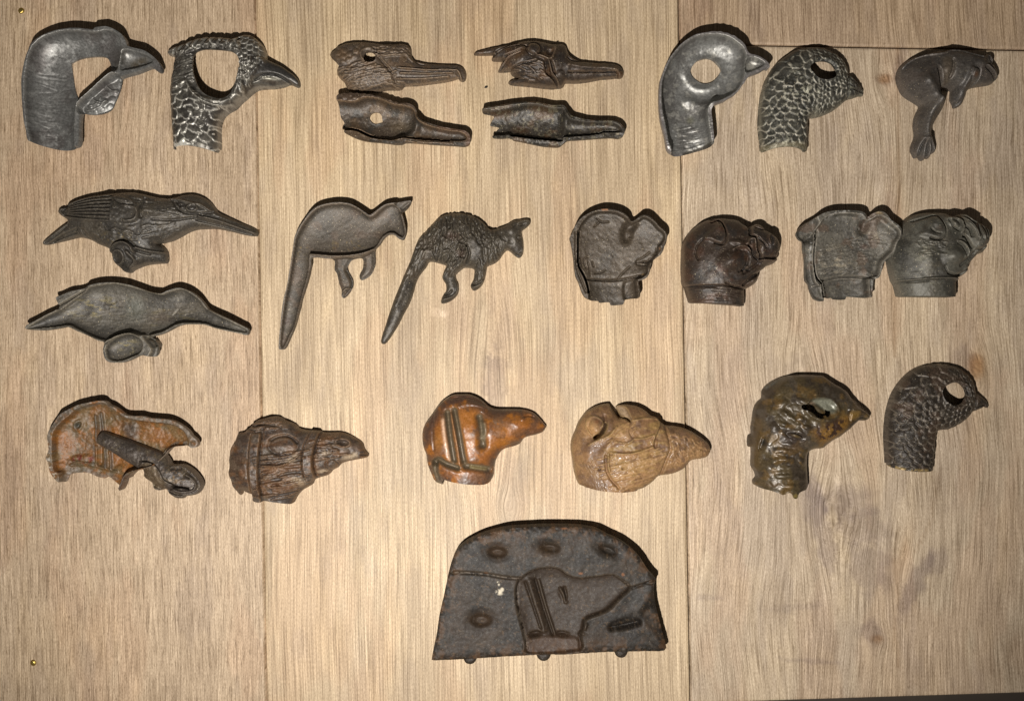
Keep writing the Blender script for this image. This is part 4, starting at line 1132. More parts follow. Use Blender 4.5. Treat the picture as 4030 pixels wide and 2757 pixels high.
def kangaroo_fur():
    r = Relief((1480, 800), 2.789,
        [(50,1520),(65,1440),(100,1340),(130,1240),(165,1140),(200,1040),(250,920),(290,820),(330,730),(370,640),(400,550),(430,470),(470,380),(530,320),(570,280),(620,220),(680,160),(760,120),(860,103),(960,108),(1050,130),(1130,170),(1190,220),(1240,275),(1270,290),(1350,265),(1430,235),(1500,190),(1560,178),(1660,165),(1695,195),(1690,225),(1650,265),(1605,300),(1600,340),(1612,400),(1620,480),(1610,560),(1570,598),(1520,570),(1480,535),(1440,515),(1400,550),(1350,620),(1290,665),(1225,690),(1210,750),(1190,840),(1160,900),(1110,945),(1065,955),(1035,905),(1065,840),(1075,780),(1070,720),(980,705),(940,725),(880,780),(880,830),(905,900),(905,970),(870,1030),(800,1080),(730,1100),(710,1075),(730,1010),(765,960),(765,890),(725,820),(740,750),(770,690),(700,660),(590,640),(550,700),(500,760),(460,820),(430,900),(400,1010),(360,1110),(310,1200),(250,1320),(190,1420),(120,1520),(80,1545)],
        zref=18, seed=13, base=(82, 75, 65))
    r.inflate(80, 0.9, 7)
    r.hatch([(480,380),(640,210),(860,115),(1060,150),(1230,300),(1180,440),(1000,400),(760,330),(620,440),(560,520),(460,500)], 110, 95, 9, -8, lambda x, y: 118 - (x - 480) * .07, 16, .5)
    r.hatch([(600,420),(780,400),(980,440),(1010,560),(900,690),(700,640),(600,600)], 64, 80, 9, -8, lambda x, y: 112 + (x - 700) * .06, 18, .5)
    r.hatch([(1160,300),(1400,260),(1420,520),(1300,650),(1180,640),(1150,460)], 60, 80, 8, -6, lambda x, y: 100 - (x - 1150) * .12, 14, .5)
    r.hatch([(770,650),(960,620),(940,720),(860,800),(750,780)], 30, 90, 10, 7, 125, 14)
    r.hatch([(1090,680),(1200,680),(1180,850),(1090,840)], 20, 90, 9, 5, 105, 12)
    r.hatch([(420,500),(560,560),(400,760),(320,860)], 24, 130, 9, 4, 115, 10)
    r.stroke([(930,470),(1000,500),(1010,580),(980,640)], 16, 9); r.stroke([(1000,480),(1030,560),(1000,660)], 11, -10)
    r.stroke([(930,500),(960,530),(930,580)], 9, -9); r.stroke([(960,480),(990,520)], 9, -8)
    r.blob(820,380,140,70,10,-4)
    r.stroke([(730,1005),(790,995),(830,960)], 8, -9); r.stroke([(730,1060),(830,1030),(890,970),(895,880)], 9, 7)
    r.stroke([(1050,890),(1120,880),(1190,820)], 8, -9); r.stroke([(1060,925),(1130,900),(1180,850)], 8, 6)
    r.stroke([(1560,220),(1620,195),(1690,195)], 9, 8); r.blob(1610,235,50,22,-30,-8)
    r.button(1575,375,16,14,0,5); r.ring(1575,378,26,22,0,7,-6); r.blob(1490,300,60,60,0,6); r.blob(1480,430,50,50,0,-5)
    r.stroke([(1575,560),(1600,540),(1612,500)], 8, 7); r.stroke([(1540,560),(1575,575)], 8, -7)
    r.stroke([(370,720),(300,920),(220,1120)], 46, 6)
    r.noise(14, 1.8, 3, 2); r.noise(50, 3)
    r.mottle(45, (66,60,53), .45, .6, .8); r.mottle(60, (98,86,72), .54, .68, .5, 7)
    r.paint(r.m_blob(850,380,130,70)+r.m_blob(940,560,70,80), (108,82,70), .45)
    r.wear((108,100,86), 6, 2.8, .65)
    r.piece('tail', [(20,1560),(60,1400),(330,720),(380,620),(520,580),(600,650),(430,920),(130,1580)])
    r.piece('hind_leg', [(770,695),(870,620),(985,660),(985,705),(890,780),(930,920),(860,1080),(720,1130),(690,1060),(740,960),(700,820)])
    r.piece('foreleg', [(1070,715),(1230,685),(1220,850),(1120,970),(1040,980),(1010,900),(1060,820)])
    r.piece('ear', [(1490,195),(1660,150),(1720,190),(1690,250),(1600,305),(1540,290)])
    r.build('kangaroo', 'dark', 'dark kangaroo figure with chiselled fur and long tail pointing down to the left', 'kangaroo figure', 'kangaroo halves', 'body')

def dog_hollow_brown():
    r = Relief((2220, 780), 3.614,
        [(80,560),(110,505),(140,430),(185,350),(250,280),(330,225),(420,185),(520,158),(620,155),(730,170),(830,205),(910,265),(965,325),(1040,290),(1090,250),(1150,240),(1220,265),(1290,330),(1360,410),(1420,455),(1455,510),(1460,580),(1430,640),(1415,720),(1375,800),(1310,850),(1250,905),(1230,970),(1215,1050),(1180,1120),(1120,1160),(1060,1180),(1075,1290),(1072,1410),(980,1420),(880,1440),(860,1500),(770,1512),(680,1512),(655,1470),(520,1480),(500,1455),(400,1450),(320,1420),(270,1370),(230,1270),(200,1180),(165,1110),(145,1000),(135,880),(120,760),(98,640)],
        ext=[[(340,1350),(1040,1350),(1040,1900),(340,1900)]], zref=75, seed=14, base=(86, 75, 62))
    bowl = [[(215,470),(240,380),(330,270),(430,210),(530,190),(640,195),(740,205),(830,245),(900,300),(960,350),(1040,330),(1110,280),(1170,280),(1260,340),(1340,430),(1420,500),(1430,570),(1390,640),(1340,700),(1320,800),(1230,890),(1190,970),(1180,1060),(1100,1130),(1020,1160),(1030,1280),(1040,1900),(360,1900),(360,1340),(300,1130),(240,980),(215,800)]]
    r.hollow(82, 22, 8, 0.5, bowl)
    inner = r.m_poly([(240,470),(330,330),(500,230),(700,230),(880,330),(940,440),(1080,330),(1200,320),(1400,520),(1330,660),(1200,800),(1080,900),(1180,1000),(1100,1110),(900,1150),(640,1160),(330,1130),(260,950),(230,700)], 22)
    r.add(inner, 14); r.blob(700,650,520,460,0,8)
    r.stroke([(960,350),(900,450),(900,560)], 60, -16); r.stroke([(1040,330),(980,420),(960,520)], 30, -6)
    r.stroke([(330,1145),(640,1160),(860,1145),(1100,1090)], 10, -14)
    for p in ([(440,390),(520,320),(560,330),(640,320)], [(480,280),(520,310)], [(1050,880),(1140,830),(1230,760)], [(1040,900),(1200,890)], [(1050,930),(1180,940)], [(790,1130),(850,1050),(950,960)], [(380,1090),(370,980),(350,900)], [(430,960),(420,900)], [(450,1060),(550,1040),(600,1010)], [(320,980),(290,860),(350,820)]):
        r.stroke(p, 8, -8)
    r.blob(1250,870,70,50,-30,-16); r.blob(1170,900,50,30,-20,-10); r.blob(1340,720,40,60,20,-14)
    r.slot([(207,470),(203,600),(198,750),(205,900),(220,980),(280,1090),(320,1180),(345,1270),(352,1335)], 15, 90)
    r.stroke([(165,480),(165,760),(185,1000),(250,1180),(310,1330)], 10, -9)
    r.plate([(880,1180),(1030,1170),(1040,1400),(880,1420)], -12, 8); r.stroke([(1035,1180),(1050,1300),(1055,1400)], 9, 12)
    r.noise(70, 3); r.noise(12, 1.0, 3, 2)
    r.mottle(60, (72,64,54), .45, .62, .8); r.mottle(50, (96,84,70), .54, .68, .6, 7)
    r.paint(r.m_poly([(530,155),(620,152),(622,180),(535,182)], 3, 1), (190,140,104), .95)
    r.paint(r.m_blob(1360,720,16,30,10), (170,130,100), .8); r.paint(r.m_blob(1130,1075,30,14,-20), (150,120,70), .7)
    r.mottle(16, (124,114,104), .52, .66, .8, 9, mask=r.m_blob(350,460,80,80)+r.m_blob(390,725,35,35)+r.m_blob(535,520,35,30)*.6)
    r.wear((114,100,84), 6, 2.6, .5)
    r.piece('collar', [(300,1140),(640,1165),(860,1155),(1055,1120),(1110,1160),(1110,1440),(850,1560),(600,1560),(300,1440),(340,1300)])
    r.build('dog_head', 'bronze', 'brown hollow half of a flat-faced dog head with rough cracked inner face', 'dog head', 'flat-faced dog head halves', 'head_shell')

def dog_face_dark():
    r = Relief((2660, 820), 3.877,
        [(105,700),(112,580),(140,480),(200,380),(280,300),(380,220),(480,170),(580,142),(700,140),(820,155),(920,165),(1000,205),(1060,255),(1095,290),(1150,260),(1210,235),(1270,238),(1330,280),(1350,335),(1420,365),(1500,410),(1560,460),(1590,530),(1585,600),(1560,680),(1555,760),(1530,820),(1480,850),(1400,875),(1340,930),(1280,975),(1265,1050),(1235,1120),(1170,1180),(1100,1220),(1045,1245),(1060,1340),(1050,1480),(900,1475),(700,1460),(500,1445),(350,1440),(230,1435),(200,1370),(170,1270),(150,1200),(115,1150),(105,1050),(98,900)],
        ext=[[(230,1350),(1050,1350),(1050,1950),(230,1950)]], zref=50, seed=15, base=(68, 56, 47))
    r.inflate(128, 0.78, 10)
    r.plate([(1095,290),(1210,225),(1340,290),(1500,420),(1580,560),(1540,740),(1440,765),(1240,780),(1180,680),(1165,540),(1085,440)], 26, 16)
    r.blob(1400,560,150,170,0,16); r.blob(900,560,170,70,10,18); r.blob(740,830,250,190,-20,18); r.stroke([(1240,820),(1380,830),(1500,800)], 30, 9)
    r.blob(1170,1110,130,80,-35,18); r.stroke([(1240,820),(1100,930),(980,1000)], 26, -9)
    ear = [(380,490),(450,400),(550,320),(635,240),(690,330),(710,430),(690,520),(620,575),(550,550),(480,510)]
    r.plate(ear, 15, 9); r.blob(560,430,110,100,-30,-6)
    r.stroke([(520,235),(640,190),(680,260),(712,380),(705,510),(640,580),(540,555)], 11, -12)
    r.stroke([(380,490),(300,580),(265,700),(300,800)], 14, -7); r.stroke([(640,190),(630,270)], 8, -8)
    r.stroke([(1090,290),(1080,380),(1080,440),(1150,470),(1170,540),(1175,660),(1230,780)], 13, -18)
    r.stroke([(1030,560),(1060,500),(1130,500),(1150,600),(1180,720)], 30, 10)
    r.stroke([(1040,590),(1090,660),(1130,760),(1200,800)], 16, -10)
    r.stroke([(800,650),(900,610),(1010,620),(1060,680)], 16, 8); r.blob(920,665,110,32,8,-14); r.button(920,668,60,26,5,7)
    r.blob(800,820,260,200,-20,16); r.stroke([(1030,780),(1010,880),(960,960)], 22, -9)
    r.blob(1010,910,36,34,0,8); r.stroke([(890,990),(980,950),(1060,960)], 10, -8)
    r.stroke([(1220,790),(1330,775),(1440,770),(1540,738)], 8, -12); r.stroke([(1230,815),(1340,800),(1450,805),(1530,790)], 14, 7)
    r.stroke([(1360,560),(1350,480),(1400,420),(1440,480),(1420,580)], 12, 6); r.blob(1250,600,90,120,-20,12); r.stroke([(1190,480),(1260,560),(1300,620)], 14, -7)
    r.stroke([(1350,340),(1290,350),(1180,310)], 12, -7)
    r.stroke([(1270,980),(1120,1060),(980,1180)], 18, -12); r.blob(1130,1130,110,60,-35,8)
    r.stroke([(150,1200),(400,1195),(720,1198),(870,1222),(1050,1245)], 9, -12)
    r.stroke([(700,1160),(800,1200),(920,1215)], 10, -8); r.plate([(150,1215),(700,1212),(1050,1262),(1050,1500),(200,1460)], -10, 6)
    r.hatch([(280,1230),(900,1250),(900,1420),(300,1400)], 50, 240, 8, 2.5, 3, 4)
    r.stroke([(300,190),(540,180),(640,140)], 10, -7); r.blob(1000,240,60,34,30,-9)
    r.noise(60, 4); r.noise(15, 1.2, 3, 2)
    r.mottle(60, (84,62,49), .48, .62, .8); r.mottle(44, (58,53,49), .5, .64, .8, 7)
    r.paint(r.m_blob(1020,320,70,50)+r.m_blob(1000,790,60,80), (104,66,34), .6); r.paint(r.m_blob(660,330,50,50)+r.m_blob(420,500,60,30)+r.m_blob(780,1110,60,30)+r.m_blob(330,680,80,130), (86,54,38), .55)
    r.paint(r.m_blob(1400,560,180,180), (56,54,52), .6)
    r.mottle(12, (150,140,128), .6, .7, .5, 12, mask=r.m_blob(680,820,200,170)+r.m_blob(440,1000,160,200)+r.m_blob(560,1300,200,70))
    r.wear((112,94,78), 8, 3.2, .6)
    r.piece('collar', [(150,1195),(400,1190),(720,1196),(870,1220),(1046,1242),(1100,1260),(1100,1520),(180,1480)])
    r.piece('ear', ear)
    r.piece('muzzle', [(1095,285),(1200,200),(1340,260),(1480,360),(1650,480),(1600,830),(1480,870),(1390,850),(1230,790),(1175,680),(1165,540),(1145,480),(1080,440)])
    r.build('dog_head', 'dark', 'very dark brown flat-faced dog head with folded ear, short muzzle and smooth collar', 'dog head', 'flat-faced dog head halves', 'head', parts_mat={})

def dog_hollow_grey():
    r = Relief((3120, 780), 3.698,
        [(68,530),(85,470),(140,400),(220,350),(310,300),(400,240),(500,200),(620,180),(760,178),(880,180),(980,190),(1050,220),(1110,265),(1160,225),(1240,195),(1310,200),(1370,245),(1420,320),(1490,365),(1550,410),(1580,470),(1580,550),(1550,600),(1515,640),(1490,720),(1470,780),(1430,840),(1360,890),(1310,960),(1285,1060),(1250,1150),(1170,1190),(1165,1250),(1155,1380),(1145,1435),(1080,1445),(950,1430),(850,1425),(830,1460),(740,1470),(640,1462),(610,1440),(550,1450),(470,1440),(455,1485),(420,1497),(340,1470),(300,1420),(260,1320),(240,1240),(195,1190),(190,1050),(188,880),(165,750),(160,630),(110,600)],
        ext=[[(480,1350),(1130,1350),(1130,1900),(480,1900)]], zref=78, seed=16, base=(112, 107, 97))
    bowl = [[(345,480),(390,390),(470,290),(600,240),(760,225),(900,235),(1010,260),(1090,320),(1150,310),(1230,260),(1330,280),(1400,350),(1500,430),(1550,500),(1530,570),(1480,640),(1440,760),(1340,860),(1280,940),(1260,1050),(1220,1130),(1100,1165),(1100,1280),(1090,1900),(500,1900),(490,1420),(450,1230),(350,1150),(330,1000),(330,800),(335,600)]]
    r.hollow(84, 24, 8, 0.5, bowl)
    inner = r.m_poly([(380,520),(480,360),(700,270),(950,280),(1100,380),(1250,310),(1500,480),(1420,700),(1250,850),(1180,1050),(1150,1120),(700,1140),(420,1180),(350,1000),(350,700)], 26)
    r.add(inner, 16); r.blob(700,900,400,330,0,10)
    r.stroke([(1110,280),(1080,380),(1060,460)], 60, -14)
    r.stroke([(440,1190),(560,1170),(720,1140),(950,1135),(1170,1160)], 14, -11)
    r.plate([(60,530),(140,390),(320,290),(360,470),(340,560),(180,640)], -26, 12)
    r.plate([(160,620),(330,560),(310,1000),(340,1230),(400,1280),(470,1480),(300,1450),(200,1200)], -14, 10)
    r.slot([(356,472),(345,560),(328,680),(316,820),(320,980),(335,1090),(365,1170),(420,1230),(450,1290),(470,1430)], 17, 90)
    r.stroke([(345,480),(300,700),(285,950),(310,1180),(360,1260)], 16, 12)
    r.stroke([(300,1275),(410,1265)], 10, 7)
    r.plate([(470,1200),(1080,1170),(1100,1430),(480,1440)], -8, 10); r.stroke([(1095,1180),(1110,1300),(1112,1430)], 11, 10)
    r.hatch([(380,700),(1000,560),(1400,480),(1300,800),(950,1090),(380,1080)], 150, 90, 7, 2.5, -15, 14)
    r.slot([(985,430),(1005,428),(1000,442)], 8, 9); r.slot([(950,1020),(965,1012)], 7, 8)
    r.noise(80, 3); r.noise(11, 1.2, 3, 2)
    r.mottle(60, (84,80,73), .46, .62, .8); r.mottle(50, (112,92,76), .55, .68, .6, 7)
    r.mottle(12, (172,160,138), .52, .68, .75, 11, sx=2.2, mask=r.m_blob(650,960,420,240)+r.m_blob(1150,540,280,90)+r.m_blob(620,800,300,200)*.6)
    edge = r.m_stroke([(480,290),(620,220),(800,185)], 18) + r.m_stroke([(960,210),(1060,280),(1130,310)], 22) + r.m_stroke([(1380,290),(1440,360),(1540,430)], 24) + r.m_stroke([(270,620),(265,960)], 14)
    r.mottle(9, (205,202,196), .46, .58, .8, 14, mask=np.clip(edge, 0, 1))
    r.paint(r.m_blob(1250,215,80,30,10), (190,168,130), .8); r.paint(r.m_blob(1090,690,90,60), (112,74,58), .4)
    r.wear((164,156,142), 6, 2.2, .65)
    r.piece('ear', [(40,530),(120,380),(310,290),(370,260),(350,460),(300,600),(170,650)])
    r.piece('collar', [(440,1240),(560,1180),(720,1148),(950,1140),(1200,1160),(1200,1480),(850,1500),(480,1480),(470,1380)])
    r.build('dog_head', 'lead', 'light grey hollow dog head half with scratched shiny inner face, touching the head beside it', 'dog head', 'flat-faced dog head halves', 'head_shell')

def dog_face_grey():
    r = Relief((3480, 800), 3.9756,
        [(105,840),(140,740),(190,620),(260,540),(280,430),(300,340),(360,260),(430,200),(540,155),(660,135),(800,130),(920,135),(1000,150),(1060,180),(1120,195),(1170,165),(1230,155),(1310,180),(1340,230),(1385,265),(1480,290),(1570,330),(1640,390),(1668,450),(1665,540),(1640,640),(1610,720),(1590,765),(1500,785),(1440,840),(1380,905),(1340,950),(1335,1040),(1290,1100),(1210,1150),(1145,1190),(1155,1300),(1165,1380),(1140,1455),(900,1460),(700,1460),(450,1455),(280,1450),(250,1380),(220,1270),(180,1200),(150,1090),(120,950)],
        ext=[[(280,1350),(1150,1350),(1150,1950),(280,1950)]], zref=62, seed=17, base=(106, 103, 93))
    r.inflate(130, 0.78, 10)
    r.plate([(1160,200),(1240,150),(1350,240),(1560,330),(1650,450),(1600,640),(1480,730),(1340,750),(1290,640),(1270,520),(1240,430),(1170,370)], 24, 16)
    r.blob(1440,520,150,150,0,14); r.blob(1000,330,150,90,30,20); r.blob(960,840,230,170,-10,18); r.blob(560,900,220,240,0,10)
    r.blob(1230,1050,110,80,-40,16); r.stroke([(1360,760),(1250,880),(1100,980)], 26, -9)
    ear = [(480,500),(560,400),(680,260),(775,215),(830,320),(860,420),(840,520),(740,590),(640,560),(540,530)]
    r.plate(ear, 13, 10); r.blob(690,430,110,100,-30,-10); r.stroke([(640,420),(700,480),(760,500)], 9, -8)
    r.stroke([(420,290),(600,240),(700,210),(772,205),(830,300),(862,430),(830,540),(740,600),(620,565)], 10, -13)
    for p in ([(1020,200),(1120,210),(1155,270),(1160,370),(1240,430),(1270,540)], [(1170,540),(1220,640),(1280,720)], [(1130,540),(1190,560),(1250,680)]):
        r.stroke(p, 12, -15)
    r.stroke([(930,250),(1000,240),(1100,260),(1140,350),(1110,450)], 26, 12); r.stroke([(930,250),(960,330),(1000,400),(1090,460)], 12, -9)
    r.stroke([(1050,620),(1130,660),(1200,760),(1200,840)], 16, 9); r.stroke([(1040,650),(1110,690),(1160,770)], 12, -7)
    for p in ([(1170,240),(1260,340),(1320,460),(1340,600)], [(1200,320),(1280,430),(1310,560)], [(1220,190),(1300,280),(1380,310)]):
        r.stroke(p, 13, 8)
    for p in ([(1400,320),(1390,450),(1420,580)], [(1470,330),(1480,450),(1500,560)], [(1540,360),(1560,450),(1550,560)]):
        r.stroke(p, 16, -6)
    r.stroke([(1360,740),(1480,720),(1560,660),(1630,620)], 12, -9); r.blob(1560,700,60,36,-30,7); r.blob(1420,620,170,150,0,8)
    r.blob(960,860,240,200,0,14); r.blob(1150,850,44,50,20,10); r.blob(1240,830,40,60,30,-14)
    r.stroke([(880,1110),(1010,1140),(1150,1110),(1320,980)], 16, -12); r.stroke([(820,1010),(870,1100)], 10, -6)
    r.stroke([(190,1215),(480,1205),(700,1185),(1000,1185),(1145,1195)], 9, 10); r.stroke([(220,1245),(480,1235),(600,1218)], 9, -7)
    r.plate([(190,1225),(700,1205),(1145,1210),(1160,1460),(260,1460)], -10, 6)
    r.hatch([(400,600),(900,620),(800,820),(450,900)], 50, 80, 8, 3, 10, 20)
    r.noise(60, 4); r.noise(14, 1.3, 3, 2)
    r.mottle(60, (70,67,60), .46, .62, .8); r.mottle(50, (98,92,80), .54, .68, .6, 7)
    r.mottle(14, (150,146,126), .56, .7, .6, 11, mask=r.m_blob(480,960,180,260)+r.m_blob(580,750,200,120)+r.m_blob(590,1260,120,40))
    r.paint(r.m_blob(250,820,110,200), (62,62,60), .4); r.paint(r.m_blob(1000,495,16,14), (220,210,190), .9)
    r.paint(r.m_blob(760,420,80,70), (92,76,62), .4)
    r.wear((138,132,118), 8, 3.2, .6)
    r.piece('collar', [(170,1220),(480,1208),(700,1190),(1000,1188),(1148,1196),(1210,1220),(1210,1500),(240,1500)])
    r.piece('ear', ear)
    r.piece('muzzle', [(1130,190),(1240,120),(1360,220),(1600,310),(1720,450),(1620,800),(1490,780),(1350,760),(1290,650),(1270,520),(1240,430),(1165,380),(1160,270)])
    r.build('dog_head', 'lead', 'mid grey flat-faced dog head with cupped ear and wrinkled muzzle, rightmost in its row', 'dog head', 'flat-faced dog head halves', 'head')

def hollow_dog_lever():
    r = Relief((160, 1540), 3.457,
        [(95,640),(110,560),(150,480),(200,410),(260,320),(340,265),(440,215),(520,180),(600,160),(700,140),(800,125),(880,135),(930,180),(1020,220),(1100,280),(1170,325),(1280,335),(1380,335),(1480,360),(1600,370),(1750,385),(1850,420),(1950,480),(2020,540),(2060,600),(2120,650),(2145,700),(2120,750),(2060,765),(2010,735),(1900,740),(1800,755),(1740,810),(1690,870),(1600,960),(1450,1040),(1280,1080),(1190,1150),(1160,1210),(1130,1300),(1090,1340),(1050,1310),(950,1240),(860,1180),(800,1200),(680,1175),(600,1135),(500,1120),(380,1130),(330,1160),(310,1230),(260,1235),(190,1180),(130,1090),(110,980),(78,890),(115,800),(105,720)],
        ext=[[(280,1100),(1100,1150),(1100,1600),(280,1600)]], zref=72, seed=18, base=(112, 76, 38))
    bowl = [[(170,640),(200,540),(260,450),(400,330),(500,240),(640,190),(760,165),(860,165),(960,215),(1060,300),(1160,360),(1300,390),(1500,420),(1700,435),(1830,465),(1930,530),(1990,620),(2010,730),(1880,735),(1750,770),(1660,870),(1500,1000),(1270,1060),(1150,1130),(1080,1300),(1080,1700),(280,1700),(270,1150),(200,1080),(170,960),(165,800)]]
    r.hollow(78, 16, 8, 0.45, bowl)
    for p in ([(690,340),(690,700)], [(770,300),(790,560)], [(680,760),(690,1010)], [(800,790),(815,1040)], [(870,830),(890,1060)]):
        r.stroke(p, 15, 8)
    r.stroke([(735,330),(735,640)], 18, -5); r.stroke([(740,780),(745,1000)], 20, -6)
    r.blob(450,470,80,110,30,12); r.blob(450,470,50,80,30,-16)
    r.plate([(380,900),(620,890),(660,1000),(380,980)], 8, 8); r.stroke([(380,960),(560,990),(670,1000)], 10, 6)
    r.stroke([(350,1010),(600,1020),(820,1070),(980,1110)], 16, 6)
    r.plate([(1060,470),(1240,450),(1230,600),(1070,620)], 7, 8)
    r.plate([(960,1050),(1060,1010),(1110,1060),(1060,1120)], 8, 8)
    r.stroke([(1640,860),(1700,780),(1850,735)], 12, 8)
    r.blob(2085,705,46,46,0,8); r.slot([(1275,1085),(1200,1130),(1175,1170)], 8, 20)
    r.stroke([(1280,1070),(1170,1130),(1130,1220),(1090,1320)], 20, 14)
    r.noise(40, 5); r.noise(11, 2.0, 3, 2)
    r.mottle(50, (112,90,58), .45, .6, .8); r.mottle(44, (136,86,36), .48, .62, .8, 7); r.mottle(40, (84,76,58), .54, .66, .55, 9)
    g = r.m_blob(700,400,420,200,0) + r.m_blob(820,360,300,160)
    r.paint(g, (98,82,54), .4)
    for b in ((300,720,160,260,0), (1500,620,420,150,8), (1000,980,260,110,0), (980,550,70,90,0)):
        r.paint(r.m_blob(*b), (142,90,38), .6)
    r.mottle(16, (126,80,36), .52, .64, .8, 10, sx=3, mask=r.m_blob(1550,620,480,150,8))
    for p in ([(690,340),(690,700)], [(770,300),(790,560)], [(815,800),(815,1040)], [(735,330),(735,640)], [(900,840),(900,1050)], [(640,760),(650,1000)]):
        r.paint(r.m_stroke(p, 18), (84,84,80), .6)
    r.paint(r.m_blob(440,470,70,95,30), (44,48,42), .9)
    r.mottle(14, (104,30,20), .44, .56, .85, 11, mask=r.m_poly([(360,930),(440,880),(620,900),(640,960),(540,1000),(400,970)], 8))
    r.paint(r.m_poly([(1060,470),(1230,450),(1250,640),(1120,650)], 16), (72,68,64), .7)
    rim = np.clip(1 - r.sdo / 22.0, 0, 1)
    r.mottle(16, (112,102,90), .38, .5, .8, 15, mask=sstep(rim * 2) * np.clip((2.6 - r.Y / 800) * 3, 0, 1))
    r.paint(r.m_stroke([(1180,345),(1600,395),(1900,480),(2050,640)], 34), (106,96,84), .6)
    r.paint(r.m_stroke([(250,330),(400,260),(140,520)], 30), (70,66,60), .5)
    r.paint(r.m_stroke([(1170,1130),(1130,1220),(1090,1320)], 26), (62,56,52), .8)
    r.mottle(9, (190,182,165), .6, .7, .7, 16, mask=r.m_stroke([(100,720),(120,900),(140,1050),(260,1190)], 34) + .1)
    root = r.build('dog_head', 'rust', 'rusty orange hollow dog head half with a dark lever and jaw lying in it', 'dog head', 'strapped dog head halves', 'head_shell')
    root_obj = root
    if root.type == 'MESH':                                   # give the shell an empty root so that the lever can be its part
        e = bpy.data.objects.new('dog_head', None); COL.objects.link(e); e.location = root.location
        for k in ('label', 'category', 'group'):
            e[k] = root[k]; del root[k]
        root.name = 'head_shell'; root.data.name = 'head_shell'; e.name = 'dog_head'
        root.parent = e; root.location = (0, 0, 0)
        root_obj = e
    v = Relief((160, 1540), 3.457,
        [(680,640),(750,560),(800,560),(1100,660),(1350,750),(1540,815),(1640,870),(1700,950),(1740,1010),(1880,1010),(1990,1060),(2080,1140),(2150,1250),(2150,1330),(2090,1410),(2000,1440),(1920,1450),(1880,1480),(1780,1470),(1700,1410),(1640,1355),(1560,1370),(1490,1350),(1440,1270),(1400,1240),(1330,1180),(1310,1080),(1150,1000),(900,840),(760,760),(690,720)],
        zref=95, seed=19, base=(84, 74, 66))
    v.inflate(56, 0.7, 8)
    tube = v.m_poly([(660,640),(760,540),(1540,810),(1500,960),(1330,1060),(680,720)], 8)
    v.plate([(1330,970),(1430,975),(1530,1010),(1610,1110),(1640,1200),(1740,1260),(1820,1300),(1640,1370),(1400,1250),(1300,1080)], -20, 5)
    v.slot([(1330,960),(1430,965),(1530,1010),(1605,1110),(1640,1190),(1700,1235),(1760,1262),(1820,1300),(1910,1312),(1985,1330)], 10, 50)
    v.stroke([(1760,1060),(1880,1060)], 10, -8); v.stroke([(1960,1140),(2040,1190),(2090,1260),(2060,1350),(1900,1370),(1760,1310)], 12, 10)
    v.stroke([(1940,1150),(2000,1180)], 12, -10); v.stroke([(1760,1020),(1880,1015),(2000,1080),(2110,1200),(2140,1320),(2060,1400),(1900,1410)], 16, 8)
    v.stroke([(1700,1370),(1800,1410),(1930,1420)], 9, -12)
    v.noise(50, 4); v.noise(11, 2.2, 3, 2)
    v.mottle(40, (66,58,52), .45, .6, .8); v.mottle(30, (104,92,74), .54, .68, .6, 7)
    v.mottle(10, (150,120,80), .58, .7, .6, 8, mask=v.m_blob(1800,1150,260,200)+v.m_blob(1500,920,160,120))
    v.paint(v.m_poly([(1330,1010),(1480,1000),(1620,1200),(1640,1340),(1480,1330),(1330,1180)], 14), (112,92,66), .6)
    v.mottle(10, (190,176,150), .58, .68, .8, 9, mask=v.m_stroke([(1360,1180),(1450,1250),(1500,1330)], 50))
    v.wear((112,102,92), 6, 2.6, .6)
    lv = v.build('jaw_lever', 'dark', None, None, parent=root_obj)
    lv.location.z = 24 * U
    lv['label'] = 'dark metal lever tube ending in a lower jaw'

